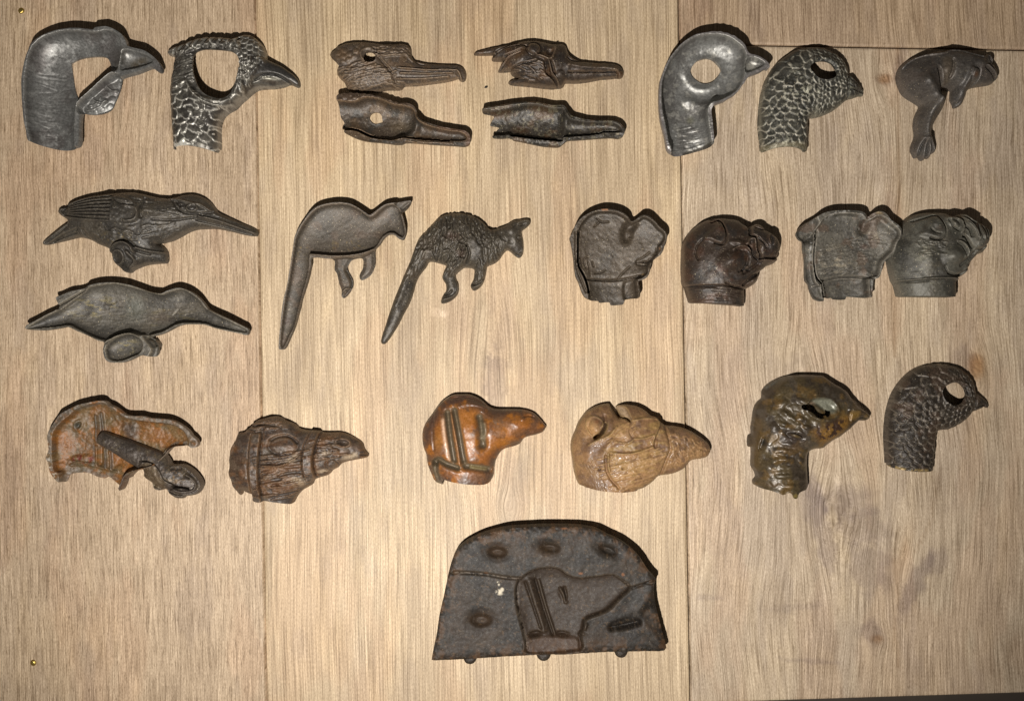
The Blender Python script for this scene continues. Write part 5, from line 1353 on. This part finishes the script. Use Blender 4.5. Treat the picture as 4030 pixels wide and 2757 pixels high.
def dog_straps_brown():
    r = Relief((870, 1600), 3.81,
        [(115,680),(140,610),(190,530),(220,450),(260,390),(340,380),(400,330),(470,260),(540,200),(640,175),(740,150),(830,140),(910,165),(980,210),(1080,245),(1140,280),(1180,325),(1300,350),(1400,350),(1500,360),(1530,380),(1650,385),(1780,380),(1900,410),(2000,460),(2090,520),(2130,570),(2150,640),(2190,690),(2212,720),(2190,755),(2130,775),(2000,800),(1880,825),(1800,855),(1750,910),(1680,945),(1640,990),(1590,1030),(1500,1055),(1400,1095),(1370,1160),(1290,1210),(1220,1250),(1160,1310),(1110,1390),(1080,1440),(980,1425),(850,1400),(710,1375),(650,1395),(560,1390),(505,1370),(495,1320),(400,1290),(330,1255),(310,1310),(270,1328),(220,1270),(160,1190),(135,1080),(105,980),(130,900),(120,820)],
        ext=[[(500,1250),(1100,1350),(1060,1800),(450,1750)]], zref=26, seed=20, base=(78, 61, 48))
    r.inflate(96, 0.8, 10)
    s1 = [(515,395),(580,372),(660,385),(650,600),(635,800),(630,1050),(650,1250),(665,1400),(500,1400),(500,1250),(490,1000),(480,800),(490,600)]
    s2 = [(1370,345),(1500,355),(1470,480),(1440,640),(1425,800),(1430,950),(1455,1070),(1330,1110),(1290,1000),(1275,850),(1285,680),(1310,500)]
    r.plate(s1, 19, 4); r.plate(s2, 19, 4)
    for p in ([(505,400),(480,700),(490,1050),(500,1350)], [(672,390),(650,700),(645,1050),(672,1380)], [(1360,355),(1290,600),(1270,830),(1300,1050)], [(1512,360),(1450,640),(1432,800),(1460,1070)]):
        r.stroke(p, 10, -14)
    r.ring(990, 560, 215, 130, 0, 14, -8); r.blob(990,570,180,100,0,9); r.stroke([(790,480),(900,420),(1050,420),(1180,520)], 16, -8)
    r.ring(1850, 525, 105, 58, 8, 12, 9); r.blob(1850,525,90,45,8,-12)
    r.button(1690, 850, 78, 78, 0, 16); r.ring(1690, 850, 84, 84, 0, 8, -10)
    r.hatch([(700,650),(1260,640),(1260,1180),(1000,1380),(700,1340)], 90, 260, 10, 7, -9, 5)
    r.hatch([(420,300),(800,160),(1120,280),(700,330),(440,380)], 40, 160, 10, 8, -4, 12)
    r.hatch([(1480,420),(1720,420),(1700,640),(1960,700),(1600,780),(1470,780)], 40, 180, 9, 6, -4, 8)
    r.stroke([(180,720),(200,560),(240,440)], 12, -9); r.plate([(100,640),(200,560),(180,720),(120,760)], -12, 8)
    r.plate([(320,860),(440,790),(480,1000),(430,1090),(330,1030)], 9, 12); r.stroke([(440,300),(700,250),(940,290)], 14, -10)
    r.plate([(120,1080),(320,1150),(340,1270),(260,1340),(150,1180)], -8, 8)
    r.stroke([(700,840),(900,850),(1060,810),(1230,700)], 14, 8); r.plate([(870,1300),(1050,1240),(1250,1220),(1080,1440),(860,1400)], -9, 14)
    r.stroke([(930,1000),(1180,930)], 9, -7); r.stroke([(830,1150),(1200,1060)], 9, -7); r.stroke([(2110,720),(2200,720)], 12, -8)
    r.noise(45, 5); r.noise(12, 2.0, 3, 2)
    r.mottle(40, (62,51,44), .42, .58, .9, sx=2); r.mottle(30, (104,72,46), .54, .68, .7, 7, sx=3); r.mottle(40, (78,70,64), .55, .68, .8, 9)
    for b in ((380,385,60,30,0), (380,960,90,120,0), (830,900,160,60,-5), (240,600,140,70,5), (1080,1180,180,60,-15), (1540,540,120,70,0), (1800,680,140,50,-8)):
        r.paint(r.m_blob(*b), (128,84,46), .5)
    r.mottle(14, (184,164,138), .46, .58, .8, 10, sx=2, mask=r.m_blob(1560,640,160,90)+r.m_blob(1960,730,200,70,-15)+r.m_blob(1150,740,160,60,-25)+r.m_blob(1200,1080,150,120)+r.m_blob(1340,760,70,60)+r.m_blob(1560,960,120,70)+.12)  # lighter streaks, with whitish highlights painted into the colour
    r.paint(r.m_blob(990,560,150,100), (84,72,62), .5); r.paint(r.m_poly([(860,1300),(1050,1240),(1250,1230),(1080,1450),(860,1400)], 16), (64,58,54), .7)
    r.paint(r.m_poly([(230,400),(460,440),(460,600),(200,560)], 14), (70,58,50), .6)
    r.wear((128,98,70), 6, 2.8, .6)
    r.piece('strap', s1); r.piece('strap', s2)
    r.piece('rosette', [(1610,850),(1635,795),(1690,770),(1745,795),(1770,850),(1745,905),(1690,930),(1635,905)])
    r.piece('eye', [(780,560),(820,470),(990,430),(1160,480),(1205,570),(1150,660),(990,690),(830,660)])
    r.build('horse_head', 'rust', 'dark brown rusted horse head with two raised bridle straps and a round mouth button', 'horse head', None, 'head')

def dog_orange():
    r = Relief((1630, 1520), 3.878,
        [(120,740),(135,640),(180,550),(240,470),(310,370),(380,270),(470,190),(580,130),(700,118),(830,120),(930,150),(1020,200),(1090,260),(1150,310),(1230,340),(1350,345),(1500,345),(1640,350),(1760,375),(1850,420),(1920,490),(1980,560),(2020,610),(2000,650),(1960,700),(1850,740),(1740,765),(1670,800),(1620,870),(1520,915),(1400,945),(1330,990),(1280,1060),(1240,1150),(1220,1250),(1210,1360),(1170,1430),(1080,1468),(900,1465),(720,1445),(560,1420),(465,1395),(440,1420),(440,1500),(360,1480),(300,1430),(270,1360),(230,1270),(195,1160),(185,1040),(150,960),(125,860)],
        ext=[[(440,1350),(1180,1400),(1180,1850),(440,1850)]], zref=30, seed=21, base=(150, 94, 38))
    r.inflate(104, 0.8, 14); r.GAIN = 1.4
    cuts = ([(520,390),(560,700),(600,950),(625,1100)], [(625,350),(690,650),(740,950),(770,1100)])
    for p in cuts:
        r.stroke(p, 40, -22)
    r.stroke([(575,400),(640,700),(690,950),(715,1240)], 12, 6)
    eye = [(985,470),(1040,500),(1100,600),(1110,700),(1080,820),(1050,870)]
    r.stroke([(1000,450),(1030,560),(1050,700),(1055,870)], 54, -22); r.stroke([(1070,540),(1085,660),(1060,760)], 36, 14)
    r.stroke([(330,1150),(390,1090),(500,1150),(680,1210)], 40, -22); r.stroke([(800,1180),(950,1200),(1130,1240)], 46, -22); r.stroke([(880,1195),(1100,1240)], 20, 9)
    r.stroke([(340,1140),(330,1250),(370,1400),(400,1480)], 46, -24)
    r.stroke([(1680,450),(1740,440),(1820,460)], 12, -8); r.blob(1660,490,60,40,0,7); r.blob(1620,570,240,150,10,6)
    r.stroke([(560,180),(760,160),(940,200),(1080,290),(1160,340)], 12, -6); r.stroke([(600,330),(800,260),(1000,280),(1120,330)], 20, 5)
    r.stroke([(1700,690),(1850,660),(1980,630)], 10, -5); r.stroke([(300,420),(300,700),(320,950)], 14, -4)
    r.stroke([(1620,850),(1500,880),(1350,930)], 20, -5)
    r.noise(70, 4); r.noise(18, 1.2, 3, 2)
    r.mottle(60, (132,80,36), .45, .62, .8); r.mottle(34, (96,68,48), .50, .60, .65, 7)
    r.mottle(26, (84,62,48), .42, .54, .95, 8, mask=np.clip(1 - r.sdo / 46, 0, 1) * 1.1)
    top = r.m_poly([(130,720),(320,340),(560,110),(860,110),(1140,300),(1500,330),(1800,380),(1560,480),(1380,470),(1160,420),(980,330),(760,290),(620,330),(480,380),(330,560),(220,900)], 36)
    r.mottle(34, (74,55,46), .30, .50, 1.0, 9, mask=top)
    r.paint(r.m_blob(1850,560,120,160,30), (84,64,52), .7); r.paint(r.m_blob(1540,850,200,80,-15), (92,72,56), .6); r.paint(r.m_blob(1200,1150,80,140), (84,66,54), .8)
    r.mottle(26, (92,74,60), .5, .6, .7, 12, mask=r.m_blob(1250,520,260,140)+r.m_blob(1520,520,150,60)+r.m_blob(920,660,120,160))
    r.paint(r.m_blob(400,800,110,220), (156,102,36), .6); r.paint(r.m_blob(1430,640,300,150), (158,102,48), .4)
    r.paint(r.m_stroke([(455,500),(490,800),(560,1080)], 26), (226,190,160), .75); r.paint(r.m_stroke([(575,400),(640,700),(690,950),(715,1240)], 14), (196,140,92), .8); r.paint(r.m_stroke([(700,470),(760,800),(810,1090)], 14), (206,150,100), .6)  # highlights along the groove edges, painted into the colour
    for p in cuts + ([(1000,450),(1030,560),(1050,700),(1055,870)], [(340,1140),(330,1250),(370,1400),(400,1480)], [(330,1150),(390,1090),(500,1150),(680,1210)], [(800,1180),(950,1200),(1130,1240)]):
        r.paint(r.m_stroke(p, 46) * 1.6, (104,90,70), .95)
    r.paint(r.m_stroke([(1070,560),(1080,680),(1050,760)], 36), (124,114,92), .8); r.paint(r.m_stroke([(880,1195),(1100,1240)], 26), (134,120,80), .8)
    r.paint(r.m_poly([(900,1280),(1210,1260),(1180,1450),(980,1430)], 20), (90,70,58), .6); r.paint(r.m_blob(420,1420,90,110), (92,78,72), .8)
    r.piece('collar', [(455,1240),(680,1250),(800,1270),(1120,1310),(1240,1260),(1240,1420),(1100,1500),(700,1470),(450,1400)])
    r.piece('muzzle', [(1240,330),(1400,320),(1800,360),(2060,600),(1980,720),(1720,780),(1620,880),(1420,940),(1300,760),(1230,520)])
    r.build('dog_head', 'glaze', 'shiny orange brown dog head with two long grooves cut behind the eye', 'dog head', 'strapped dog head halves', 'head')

def dog_tan():
    r = Relief((2220, 1550), 3.81,
        [(105,760),(130,650),(170,560),(210,450),(270,350),(350,260),(450,200),(560,160),(680,145),(700,190),(760,270),(805,335),(815,345),(835,335),(825,290),(800,230),(790,190),(850,165),(950,160),(1060,175),(1150,205),(1240,260),(1310,325),(1390,350),(1430,390),(1470,430),(1530,470),(1650,480),(1780,505),(1900,550),(2000,610),(2090,670),(2170,740),(2210,830),(2190,900),(2140,950),(2050,975),(1920,990),(1870,1030),(1830,1090),(1740,1150),(1600,1200),(1410,1228),(1340,1300),(1250,1370),(1180,1410),(1050,1430),(880,1438),(700,1430),(500,1410),(350,1385),(240,1370),(190,1290),(150,1150),(130,1000),(110,880)],
        ext=[[(300,1320),(1100,1350),(1100,1900),(300,1900)]], zref=48, seed=22, base=(138, 108, 76))
    r.inflate(106, 0.72, 26); r.GAIN = 0.95
    r.plate([(100,760),(220,430),(450,190),(690,140),(820,350),(600,400),(500,620),(340,740),(280,900),(330,1100),(400,1400),(220,1390)], -6, 16)
    # curled ear at the crown, over a dark opening
    r.blob(440,460,170,190,-35,22); r.stroke([(600,330),(610,420),(560,540),(450,640)], 30, -14)
    r.slot([(600,440),(575,510),(530,580),(450,632)], 22, 70); r.blob(565,450,50,60,30,14)
    r.stroke([(390,380),(350,480),(400,590)], 12, -7); r.ring(450, 470, 130, 150, -30, 12, 6)
    r.slot([(815,345),(860,345),(930,362),(970,395)], 11, 30)
    r.plate([(790,185),(900,200),(950,290),(985,395),(880,340),(815,290)], -22, 6)
    r.stroke([(350,745),(450,680),(640,600),(760,470)], 14, 8); r.stroke([(700,690),(640,760),(560,860)], 50, 9)
    ac = r.hatch([(620,900),(720,860),(1300,820),(1350,960),(1000,1200),(760,1290),(640,1150)], 70, 330, 9, 6, -18, 5)
    ac = ac + r.hatch([(560,640),(800,420),(1000,400),(960,650),(700,700)], 40, 220, 9, 5, -38, 9)
    ac = ac + r.hatch([(700,1220),(1300,1050),(1350,1250),(1000,1400),(780,1380)], 44, 200, 9, 4, -10, 12)
    ac = ac + r.hatch([(1560,560),(2050,700),(2150,880),(1800,1020),(1560,1100)], 60, 70, 8, 2, 40, 50)
    r.hatch([(220,1100),(440,1050),(640,1400),(300,1380)], 60, 200, 8, 4, 62, 9)
    for p in ([(720,850),(900,860),(1100,830),(1300,760)], [(1000,640),(1160,640),(1320,590)], [(1000,380),(1200,350),(1390,360)], [(750,690),(900,710),(1000,660)]):
        r.stroke(p, 12, 9)
    r.stroke([(1380,350),(1420,440),(1330,600),(1290,700)], 14, 9); r.stroke([(1440,440),(1360,620),(1330,760)], 24, -12); r.stroke([(980,420),(950,540),(1000,640)], 12, -7)
    r.stroke([(600,900),(610,1100),(680,1240),(790,1370)], 18, -14); r.stroke([(640,870),(625,1000),(650,1120)], 16, 9); r.ring(660, 880, 46, 40, -30, 9, 7)
    for i in range(9):
        r.blob(640 + 15 * i, 1130 + 28 * i, 22, 11, -30, 6)
    r.stroke([(1470,420),(1530,600),(1560,800),(1500,960),(1430,1200)], 22, -10); r.stroke([(1500,960),(1450,1100),(1400,1230)], 9, -7)
    r.blob(1260,880,70,50,-20,-10); r.blob(845,1080,24,24,0,-14); r.blob(510,1090,34,34,0,-12)
    r.hatch([(1560,560),(2050,700),(2150,880),(1800,1020),(1560,1100)], 110, 60, 9, 3.5, 40, 50)
    r.stroke([(1960,580),(2080,650),(2100,670)], 9, -8); r.stroke([(2000,800),(2100,840),(2180,850)], 8, -5)
    r.noise(55, 6); r.noise(14, 2.2, 3, 2)
    r.mottle(50, (106,82,60), .45, .6, .85); r.mottle(30, (152,122,84), .53, .66, .5, 7); r.mottle(44, (116,94,78), .56, .68, .6, 9)
    r.paint(r.m_blob(380,470,180,220,-30), (182,146,100), .75); r.paint(r.m_blob(470,400,50,40), (150,100,72), .6); r.paint(r.m_blob(640,800,120,60,-45), (172,140,104), .6)
    r.paint(r.m_poly([(790,185),(900,200),(950,290),(985,395),(880,340),(815,290)], 8), (176,158,130), .7); r.paint(r.m_blob(1390,600,40,90,10), (160,140,112), .6)
    r.mottle(14, (160,134,82), .48, .62, .6, 11, sx=3, mask=r.m_poly([(560,640),(1000,360),(1450,380),(1500,800),(1400,1000),(1250,1280),(820,1330),(640,1100),(620,850)], 30))
    r.mottle(24, (96,78,54), .52, .62, .8, 12, mask=r.m_blob(1800,820,380,260))
    r.paint(r.m_blob(845,1080,18,18)+r.m_blob(515,1095,26,26), (52,48,48), .9)
    r.paint(ac, (178,142,98), .65)
    r.col *= np.array([0.98, 0.91, 0.88])
    r.wear((168,140,92), 6, 2.6, .5)
    r.piece('muzzle', [(1440,420),(1530,460),(1800,490),(2250,760),(2200,980),(1900,1020),(1760,1180),(1410,1240),(1500,960),(1550,800),(1520,600)])
    r.piece('ear', [(215,560),(280,360),(430,250),(600,300),(640,420),(560,600),(430,670),(300,640)])
    r.build('dog_head', 'wax', 'waxy tan dog head with cracked crown, curled ear and rough chiselled cheek', 'dog head', 'strapped dog head halves', 'head')

def bird_brown():
    r = Relief((2920, 1440), 2.944,
        [(120,720),(135,620),(155,490),(200,410),(245,370),(250,290),(300,220),(380,170),(470,130),(560,110),(680,100),(800,100),(890,105),(960,110),(990,140),(1060,180),(1110,215),(1150,215),(1170,260),(1220,270),(1240,330),(1320,390),(1400,460),(1490,550),(1490,610),(1440,635),(1360,640),(1310,690),(1300,720),(1240,760),(1160,810),(1130,840),(1080,840),(990,910),(940,955),(850,960),(770,980),(745,1010),(748,1150),(755,1300),(768,1390),(750,1415),(650,1430),(610,1460),(595,1505),(560,1508),(540,1465),(500,1440),(430,1465),(390,1450),(300,1420),(200,1400),(145,1370),(145,1320),(175,1280),(150,1210),(120,1160),(120,1050),(122,950),(82,930),(85,810),(120,790)],
        holes=[[(670,470),(690,440),(760,438),(820,455),(850,500),(880,535),(945,545),(955,500),(985,515),(1020,520),(1010,570),(965,590),(945,565),(925,600),(885,602),(840,585),(805,545),(750,515),(690,500)]],
        ext=[[(180,1350),(745,1350),(745,1850),(180,1850)]], zref=36, hz=100, seed=23, base=(82, 70, 49))
    r.inflate(112, 0.8, 14); r.GAIN = 1.3
    r.ring(850, 480, 190, 125, 14, 26, 12); r.plate([(690,430),(780,370),(900,360),(1010,420),(1030,510),(960,500),(900,530),(850,480),(780,430)], -12, 8)
    for (x, y, rx, ry, a) in ((430,960,150,34,8), (440,1060,140,30,4), (480,1160,170,36,-6), (480,885,120,26,6), (460,1245,200,32,-2), (640,1285,120,30,4), (520,600,150,34,30), (430,530,70,26,15),
                              (620,390,70,30,10), (680,690,90,26,20), (620,600,110,28,30), (420,660,80,26,20), (300,1080,80,50,60), (650,1080,80,60,70), (300,700,80,60,50), (520,1370,160,30,2), (400,420,110,40,-20)):
        r.blob(x, y, rx, ry * 1.5, a, 9)
    r.button(545, 785, 85, 26, 18, 12); r.ring(545, 785, 95, 36, 18, 8, -7)
    r.button(780, 285, 44, 40, 0, 7); r.stroke([(680,400),(740,330),(800,310)], 16, 8)
    r.plate([(240,290),(420,150),(560,110),(440,180),(270,330)], -18, 8); r.plate([(940,95),(1180,210),(1250,320),(1500,560),(1300,440),(1220,300),(1040,190)], -26, 6)
    r.plate([(70,800),(125,800),(125,950),(75,950)], -20, 6); r.plate([(1000,920),(1340,640),(1400,660),(1300,760),(950,980)], -22, 6); r.plate([(240,370),(160,500),(130,800),(170,700),(260,430)], -14, 8)
    r.stroke([(215,830),(205,890),(190,940)], 20, -12); r.stroke([(1200,490),(1330,510),(1460,580)], 26, 9); r.stroke([(1210,500),(1200,620)], 14, -8)
    r.stroke([(1250,620),(1350,590),(1460,610)], 9, -7); r.blob(1010,760,200,120,-30,8)
    r.scales([(1200,560),(900,640),(620,560),(450,800),(430,1100),(430,1500)], 110, 84, 6, r.m_poly([(200,400),(560,180),(700,380),(680,560),(900,640),(1180,580),(1000,880),(740,960),(730,1380),(180,1360)], 20), bulge=.3, jit=.4, tone=.3)
    r.noise(46, 7, 2); r.noise(16, 1.6, 3, 2)
    r.mottle(60, (62,53,44), .45, .6, .85); r.mottle(44, (108,84,46), .54, .66, .7, 7); r.mottle(60, (86,78,68), .56, .68, .7, 9)
    r.paint(r.m_poly([(740,730),(900,690),(1060,600),(1180,560),(1210,640),(1060,810),(900,890),(840,860)], 18), (140,102,46), .8)
    r.mottle(17, (62,44,36), .50, .56, .95, 14, mask=r.m_poly([(760,700),(1060,600),(1150,640),(1060,790),(900,870)], 14))
    r.paint(r.m_poly([(1200,530),(1310,510),(1320,590),(1210,620)], 12), (142,110,52), .75)
    r.paint(r.m_stroke([(170,640),(180,760),(150,960),(150,1130)], 46), (92,72,40), .6); r.paint(r.m_blob(330,1350,200,60), (94,72,46), .5); r.paint(r.m_blob(390,340,90,50,-30)+r.m_blob(270,480,40,80,10), (96,78,40), .5)
    r.paint(r.m_poly([(740,390),(840,362),(960,380),(1020,440),(1010,515),(930,530),(850,470)], 8), (128,128,112), .9); r.paint(r.m_blob(740,420,70,30), (150,128,108), .6)
    r.paint(r.m_blob(520,850,220,200), (74,62,58), .5); r.paint(r.m_stroke([(280,250),(420,160),(560,115)], 20), (112,112,104), .5)
    r.paint(r.m_blob(570,1480,40,40), (150,130,70), .7); r.paint(r.m_blob(545,785,80,24,18), (112,92,52), .7)
    r.paint(r.m_blob(215,870,24,50,15), (36,36,30), .9)
    r.shell(16)
    r.piece('beak', [(1190,480),(1250,380),(1400,440),(1540,560),(1500,660),(1330,660),(1220,640)])
    r.build('bird_head', 'slag', 'glossy dark brown lumpy bird head with ragged torn eye hole and mottled yellow throat', 'bird head', 'small-beaked bird heads', 'head_shell')

def bird_scaled():
    r = Relief((3450, 1400), 3.383,
        [(118,1080),(122,980),(130,870),(145,760),(170,650),(205,540),(250,450),(310,360),(370,290),(450,215),(540,160),(640,125),(690,122),(740,105),(800,108),(850,97),(900,110),(950,110),(1000,130),(1050,135),(1095,160),(1130,170),(1165,205),(1200,225),(1230,265),(1260,290),(1280,335),(1295,370),(1305,440),(1330,490),(1400,535),(1460,580),(1505,640),(1515,680),(1495,695),(1455,675),(1400,700),(1320,730),(1260,760),(1240,790),(1220,810),(1190,850),(1150,870),(1120,905),(1080,915),(1040,950),(1000,960),(940,985),(900,985),(830,990),(785,1010),(770,1080),(770,1180),(762,1300),(750,1400),(740,1480),(700,1515),(600,1522),(450,1518),(300,1500),(190,1480),(140,1445),(135,1350),(125,1220)],
        holes=[[(845,470),(880,410),(950,365),(1020,352),(1090,365),(1140,410),(1170,470),(1170,540),(1130,620),(1060,655),(980,650),(900,610),(855,545)]],
        ext=[[(140,1400),(745,1400),(745,1950),(140,1950)]], zref=28, hz=72, seed=24, base=(64, 56, 48))
    r.inflate(86, 0.85, 10)
    sp = [(1320,620),(1120,700),(900,700),(640,640),(470,800),(430,1100),(430,1600)]
    nk = r.m_poly([(100,1500),(100,900),(250,420),(560,140),(900,90),(840,420),(800,620),(800,1000),(780,1500)], 24)
    hd = np.clip(1 - nk, 0, 1) * (1 - r.m_poly([(1300,480),(1560,640),(1540,730),(1260,770)], 10))
    h1 = r.scales(sp, 124, 84, 15, nk, bulge=.25, jit=.2, tone=.5)
    h2 = r.scales(sp, 76, 62, 12, hd, bulge=.2, jit=.2, tone=.5)
    r.ring(990, 502, 185, 170, 0, 18, 9)
    r.stroke([(1290,690),(1380,660),(1450,650)], 8, -6); r.stroke([(1310,480),(1280,600),(1280,740)], 12, -7)
    r.blob(1370,610,30,20,0,-6); r.stroke([(1290,740),(1400,700),(1460,672)], 9, 5)
    r.noise(12, 1.8, 3, 2)
    r.mottle(40, (56,49,43), .45, .6, .8); r.mottle(50, (92,74,60), .53, .66, .7, 7)
    r.wear((104,95,84), 7, 3.0, .6)
    r.mottle(18, (140,129,114), .34, .48, .8, 21, mask=np.clip(h1[1] + h2[1], 0, 1))
    r.mottle(11, (170,160,146), .62, .72, .6, 12, mask=r.m_blob(600,780,300,260)+.15)
    r.mottle(12, (200,170,110), .5, .6, .8, 13, mask=r.m_stroke([(150,1445),(300,1490),(600,1500),(720,1480)], 16))
    r.paint(r.m_poly([(1330,500),(1460,580),(1530,680),(1450,660),(1410,600)], 10), (46,44,42), .8)
    r.shell(13)
    r.piece('beak', [(1300,480),(1420,530),(1560,660),(1530,720),(1440,700),(1270,765),(1275,620)])
    r.build('bird_head', 'dark', 'dark brown bird head with rows of scale feathers and a round eye hole', 'bird head', 'small-beaked bird heads', 'head_shell')

def mould_block():
    r = Relief((1660, 2020), 2.324,
        [(92,1320),(110,1220),(140,1080),(160,930),(190,800),(220,660),(245,540),(270,450),(310,355),(370,290),(460,235),(560,190),(680,155),(800,130),(950,120),(1100,112),(1250,112),(1400,115),(1500,125),(1600,145),(1700,195),(1800,240),(1880,290),(1950,350),(2010,420),(2060,500),(2110,560),(2135,590),(2120,660),(2130,780),(2150,880),(2180,1000),(2200,1080),(2225,1170),(2220,1250),(2000,1258),(1700,1265),(1400,1280),(1100,1290),(800,1305),(500,1325),(190,1338),(100,1338)],
        g=3.2, sub=3, zref=80, seed=25, base=(53, 48, 42))
    r.z = r.z + 84 * np.clip(1 - 0.05 * np.clip(1 - r.sdo / 12, 0, 1) ** 2, 0, 1)
    r.u = r.z * 0
    dog = [(862,700),(880,630),(960,545),(1060,500),(1190,490),(1260,505),(1330,555),(1430,585),(1560,575),(1720,555),(1800,580),(1910,665),(1800,780),(1690,890),(1500,970),(1480,1060),(1440,1110),(1450,1250),(980,1280),(950,1170),(910,1000),(870,830)]
    upper = [(250,520),(400,530),(580,545),(760,575),(900,585),(960,545),(1060,500),(1190,490),(1260,505),(1330,555),(1430,585),(1560,575),(1720,555),(1800,580),(1910,668),(2000,640),(2160,590),(2000,300),(1600,60),(800,60),(300,200)]
    r.plate(upper, 18, 5); r.stroke([(300,528),(580,546),(760,576),(900,588)], 14, -9); r.stroke([(1915,668),(2000,642),(2125,592)], 12, -9)
    # dog head pressed into the face of the block
    dm = r.m_poly(dog, 5)
    dd = poisson(dm > .5); dd = dd / dd.max()
    r.z = r.z - dm * (12 + 26 * dd ** .7)
    r.u = dd
    r.stroke([(890,600),(868,720),(880,880),(930,1080),(965,1240)], 10, -6)
    for p in ([(985,630),(1030,800),(1080,960),(1115,1080)],):
        r.stroke(p, 34, 9)
    for p in ([(950,640),(1010,820),(1090,1060)], [(1040,620),(1110,860),(1200,1120)]):
        r.stroke(p, 11, -10)
    r.stroke([(1070,620),(1135,860),(1215,1110)], 10, 7)
    r.blob(1295,750,50,90,-18,-8); r.stroke([(1270,700),(1300,760),(1320,820)], 13, 12); r.stroke([(1310,690),(1325,760),(1318,815)], 9, -9)
    r.blob(1040,1115,85,38,-8,-18); r.blob(1290,1118,85,34,4,-18); r.blob(1290,1125,60,20,4,9)
    r.plate([(980,1150),(1400,1140),(1450,1270),(990,1280)], 9, 10)
    for (x, y, rx, ry, a) in ((690,345,92,52,0), (1172,302,96,44,8), (1700,325,92,44,22), (540,975,100,64,0)):
        r.blob(x, y, rx * 2.0, ry * 2.2, a, -12); r.blob(x, y + 3, rx * 1.15, ry * 1.1, a, -22); r.blob(x + 6, y + 10, rx * .7, ry * .6, a, 9)
    r.blob(1860,1010,190,70,-8,-10); r.stroke([(1740,1045),(1860,1025),(1980,990)], 24, -16); r.hatch([(1760,1000),(1980,960),(1980,1010),(1760,1050)], 30, 40, 7, 5, -60, 30)
    r.plate([(1700,880),(1920,665),(2130,600),(2110,800),(1980,900),(1760,980)], 7, 20); r.stroke([(1480,1070),(1450,1110),(1455,1240)], 14, -9); r.stroke([(1500,1010),(1470,1090)], 14, 8)
    r.stroke([(2100,650),(1980,900),(2060,1050),(2170,1180)], 60, 6)
    r.noise(120, 5); r.noise(24, 0.8, 3, 4); r.noise(9, 0.9, 3, 2)
    rim = np.clip(1 - r.sdo / 26, 0, 1); r.z = r.z - 10 * rim * (fbm(r.X / 9, r.Y / 9, 9, 3) ** 1.5)
    r.mottle(90, (40,38,36), .44, .58, .8); r.mottle(70, (58,48,39), .50, .64, .7, 7); r.mottle(60, (70,60,50), .56, .66, .6, 9); r.mottle(50, (36,33,31), .56, .66, .7, 10)
    r.paint(dm, (62,51,41), .65); r.paint(r.m_poly([(980,1150),(1400,1140),(1440,1270),(990,1280)], 12), (84,64,50), .6)
    r.paint(r.m_blob(560,960,180,110)+r.m_blob(1180,330,180,110)+r.m_blob(690,350,160,100), (92,74,56), .4)
    r.mottle(20, (104,80,58), .5, .62, .7, 13, mask=np.clip(1 - r.sdo / 70, 0, 1)); r.mottle(12, (110,92,70), .70, .76, .5, 14)
    r.mottle(9, (92,88,84), .70, .76, .5, 15, sy=4)
    for p in ([(300,528),(580,546),(760,576),(900,588),(960,545),(1060,500),(1190,488),(1260,503),(1330,553),(1430,583),(1560,573),(1720,553),(1800,578),(1910,663)], [(868,720),(880,880),(930,1080),(965,1240)]):
        r.mottle(8, (158,150,140), .42, .54, .7, 16, mask=r.m_stroke(p, 10))
    for (x, y, rx, ry, a) in ((710,715,46,36,10), (700,635,16,28,-20), (735,690,22,24,0)):
        r.mottle(12, (232,230,214), .30, .44, .95, 17, mask=r.m_blob(x, y, rx, ry, a) * 2)
    r.paint(r.m_blob(1450,535,30,16)+r.m_blob(1835,545,22,24)+r.m_blob(1300,128,44,12)+r.m_blob(590,535,30,14), (176,120,78), .7)
    r.wear((96,88,78), 6, 2.8, .5)
    r.col *= np.array([0.80, 0.72, 0.64])
    r.piece('dog_hollow', dog)
    o = r.build('casting_mould', 'iron', 'black iron mould block with rounded top and a dog head sunk into its face', 'mould', None, 'block')
    # three stubby feet stick out below the lower edge
    for (x, y, w, h) in ((440, 1336, 62, 42), (1115, 1306, 66, 42), (1825, 1278, 62, 42)):
        f = Relief((1660, 2020), 2.324, [(x-w,y-46),(x+w,y-46),(x+w,y-8),(x+w*.72,y+h*.62),(x+w*.3,y+h),(x-w*.25,y+h),(x-w*.7,y+h*.65),(x-w,y-8)], zref=34, seed=int(x), base=(58, 52, 46))
        f.inflate(22, .8, 22); f.noise(12, 3); f.col *= np.array([0.80, 0.72, 0.64])
        b = f.build('foot', 'iron', None, None, parent=o)

for fn in (bird_head_hollow, bird_head_crested, hook_upper_brown, hook_lower_brown, hook_upper_dark, hook_lower_dark, pigeon_hollow,
           pigeon_feathered, frog, kingfisher, kingfisher_back, kangaroo_back, kangaroo_fur, dog_hollow_brown, dog_face_dark,
           dog_hollow_grey, dog_face_grey, hollow_dog_lever, dog_straps_brown, dog_orange, dog_tan, bird_brown, bird_scaled, mould_block):
    fn()
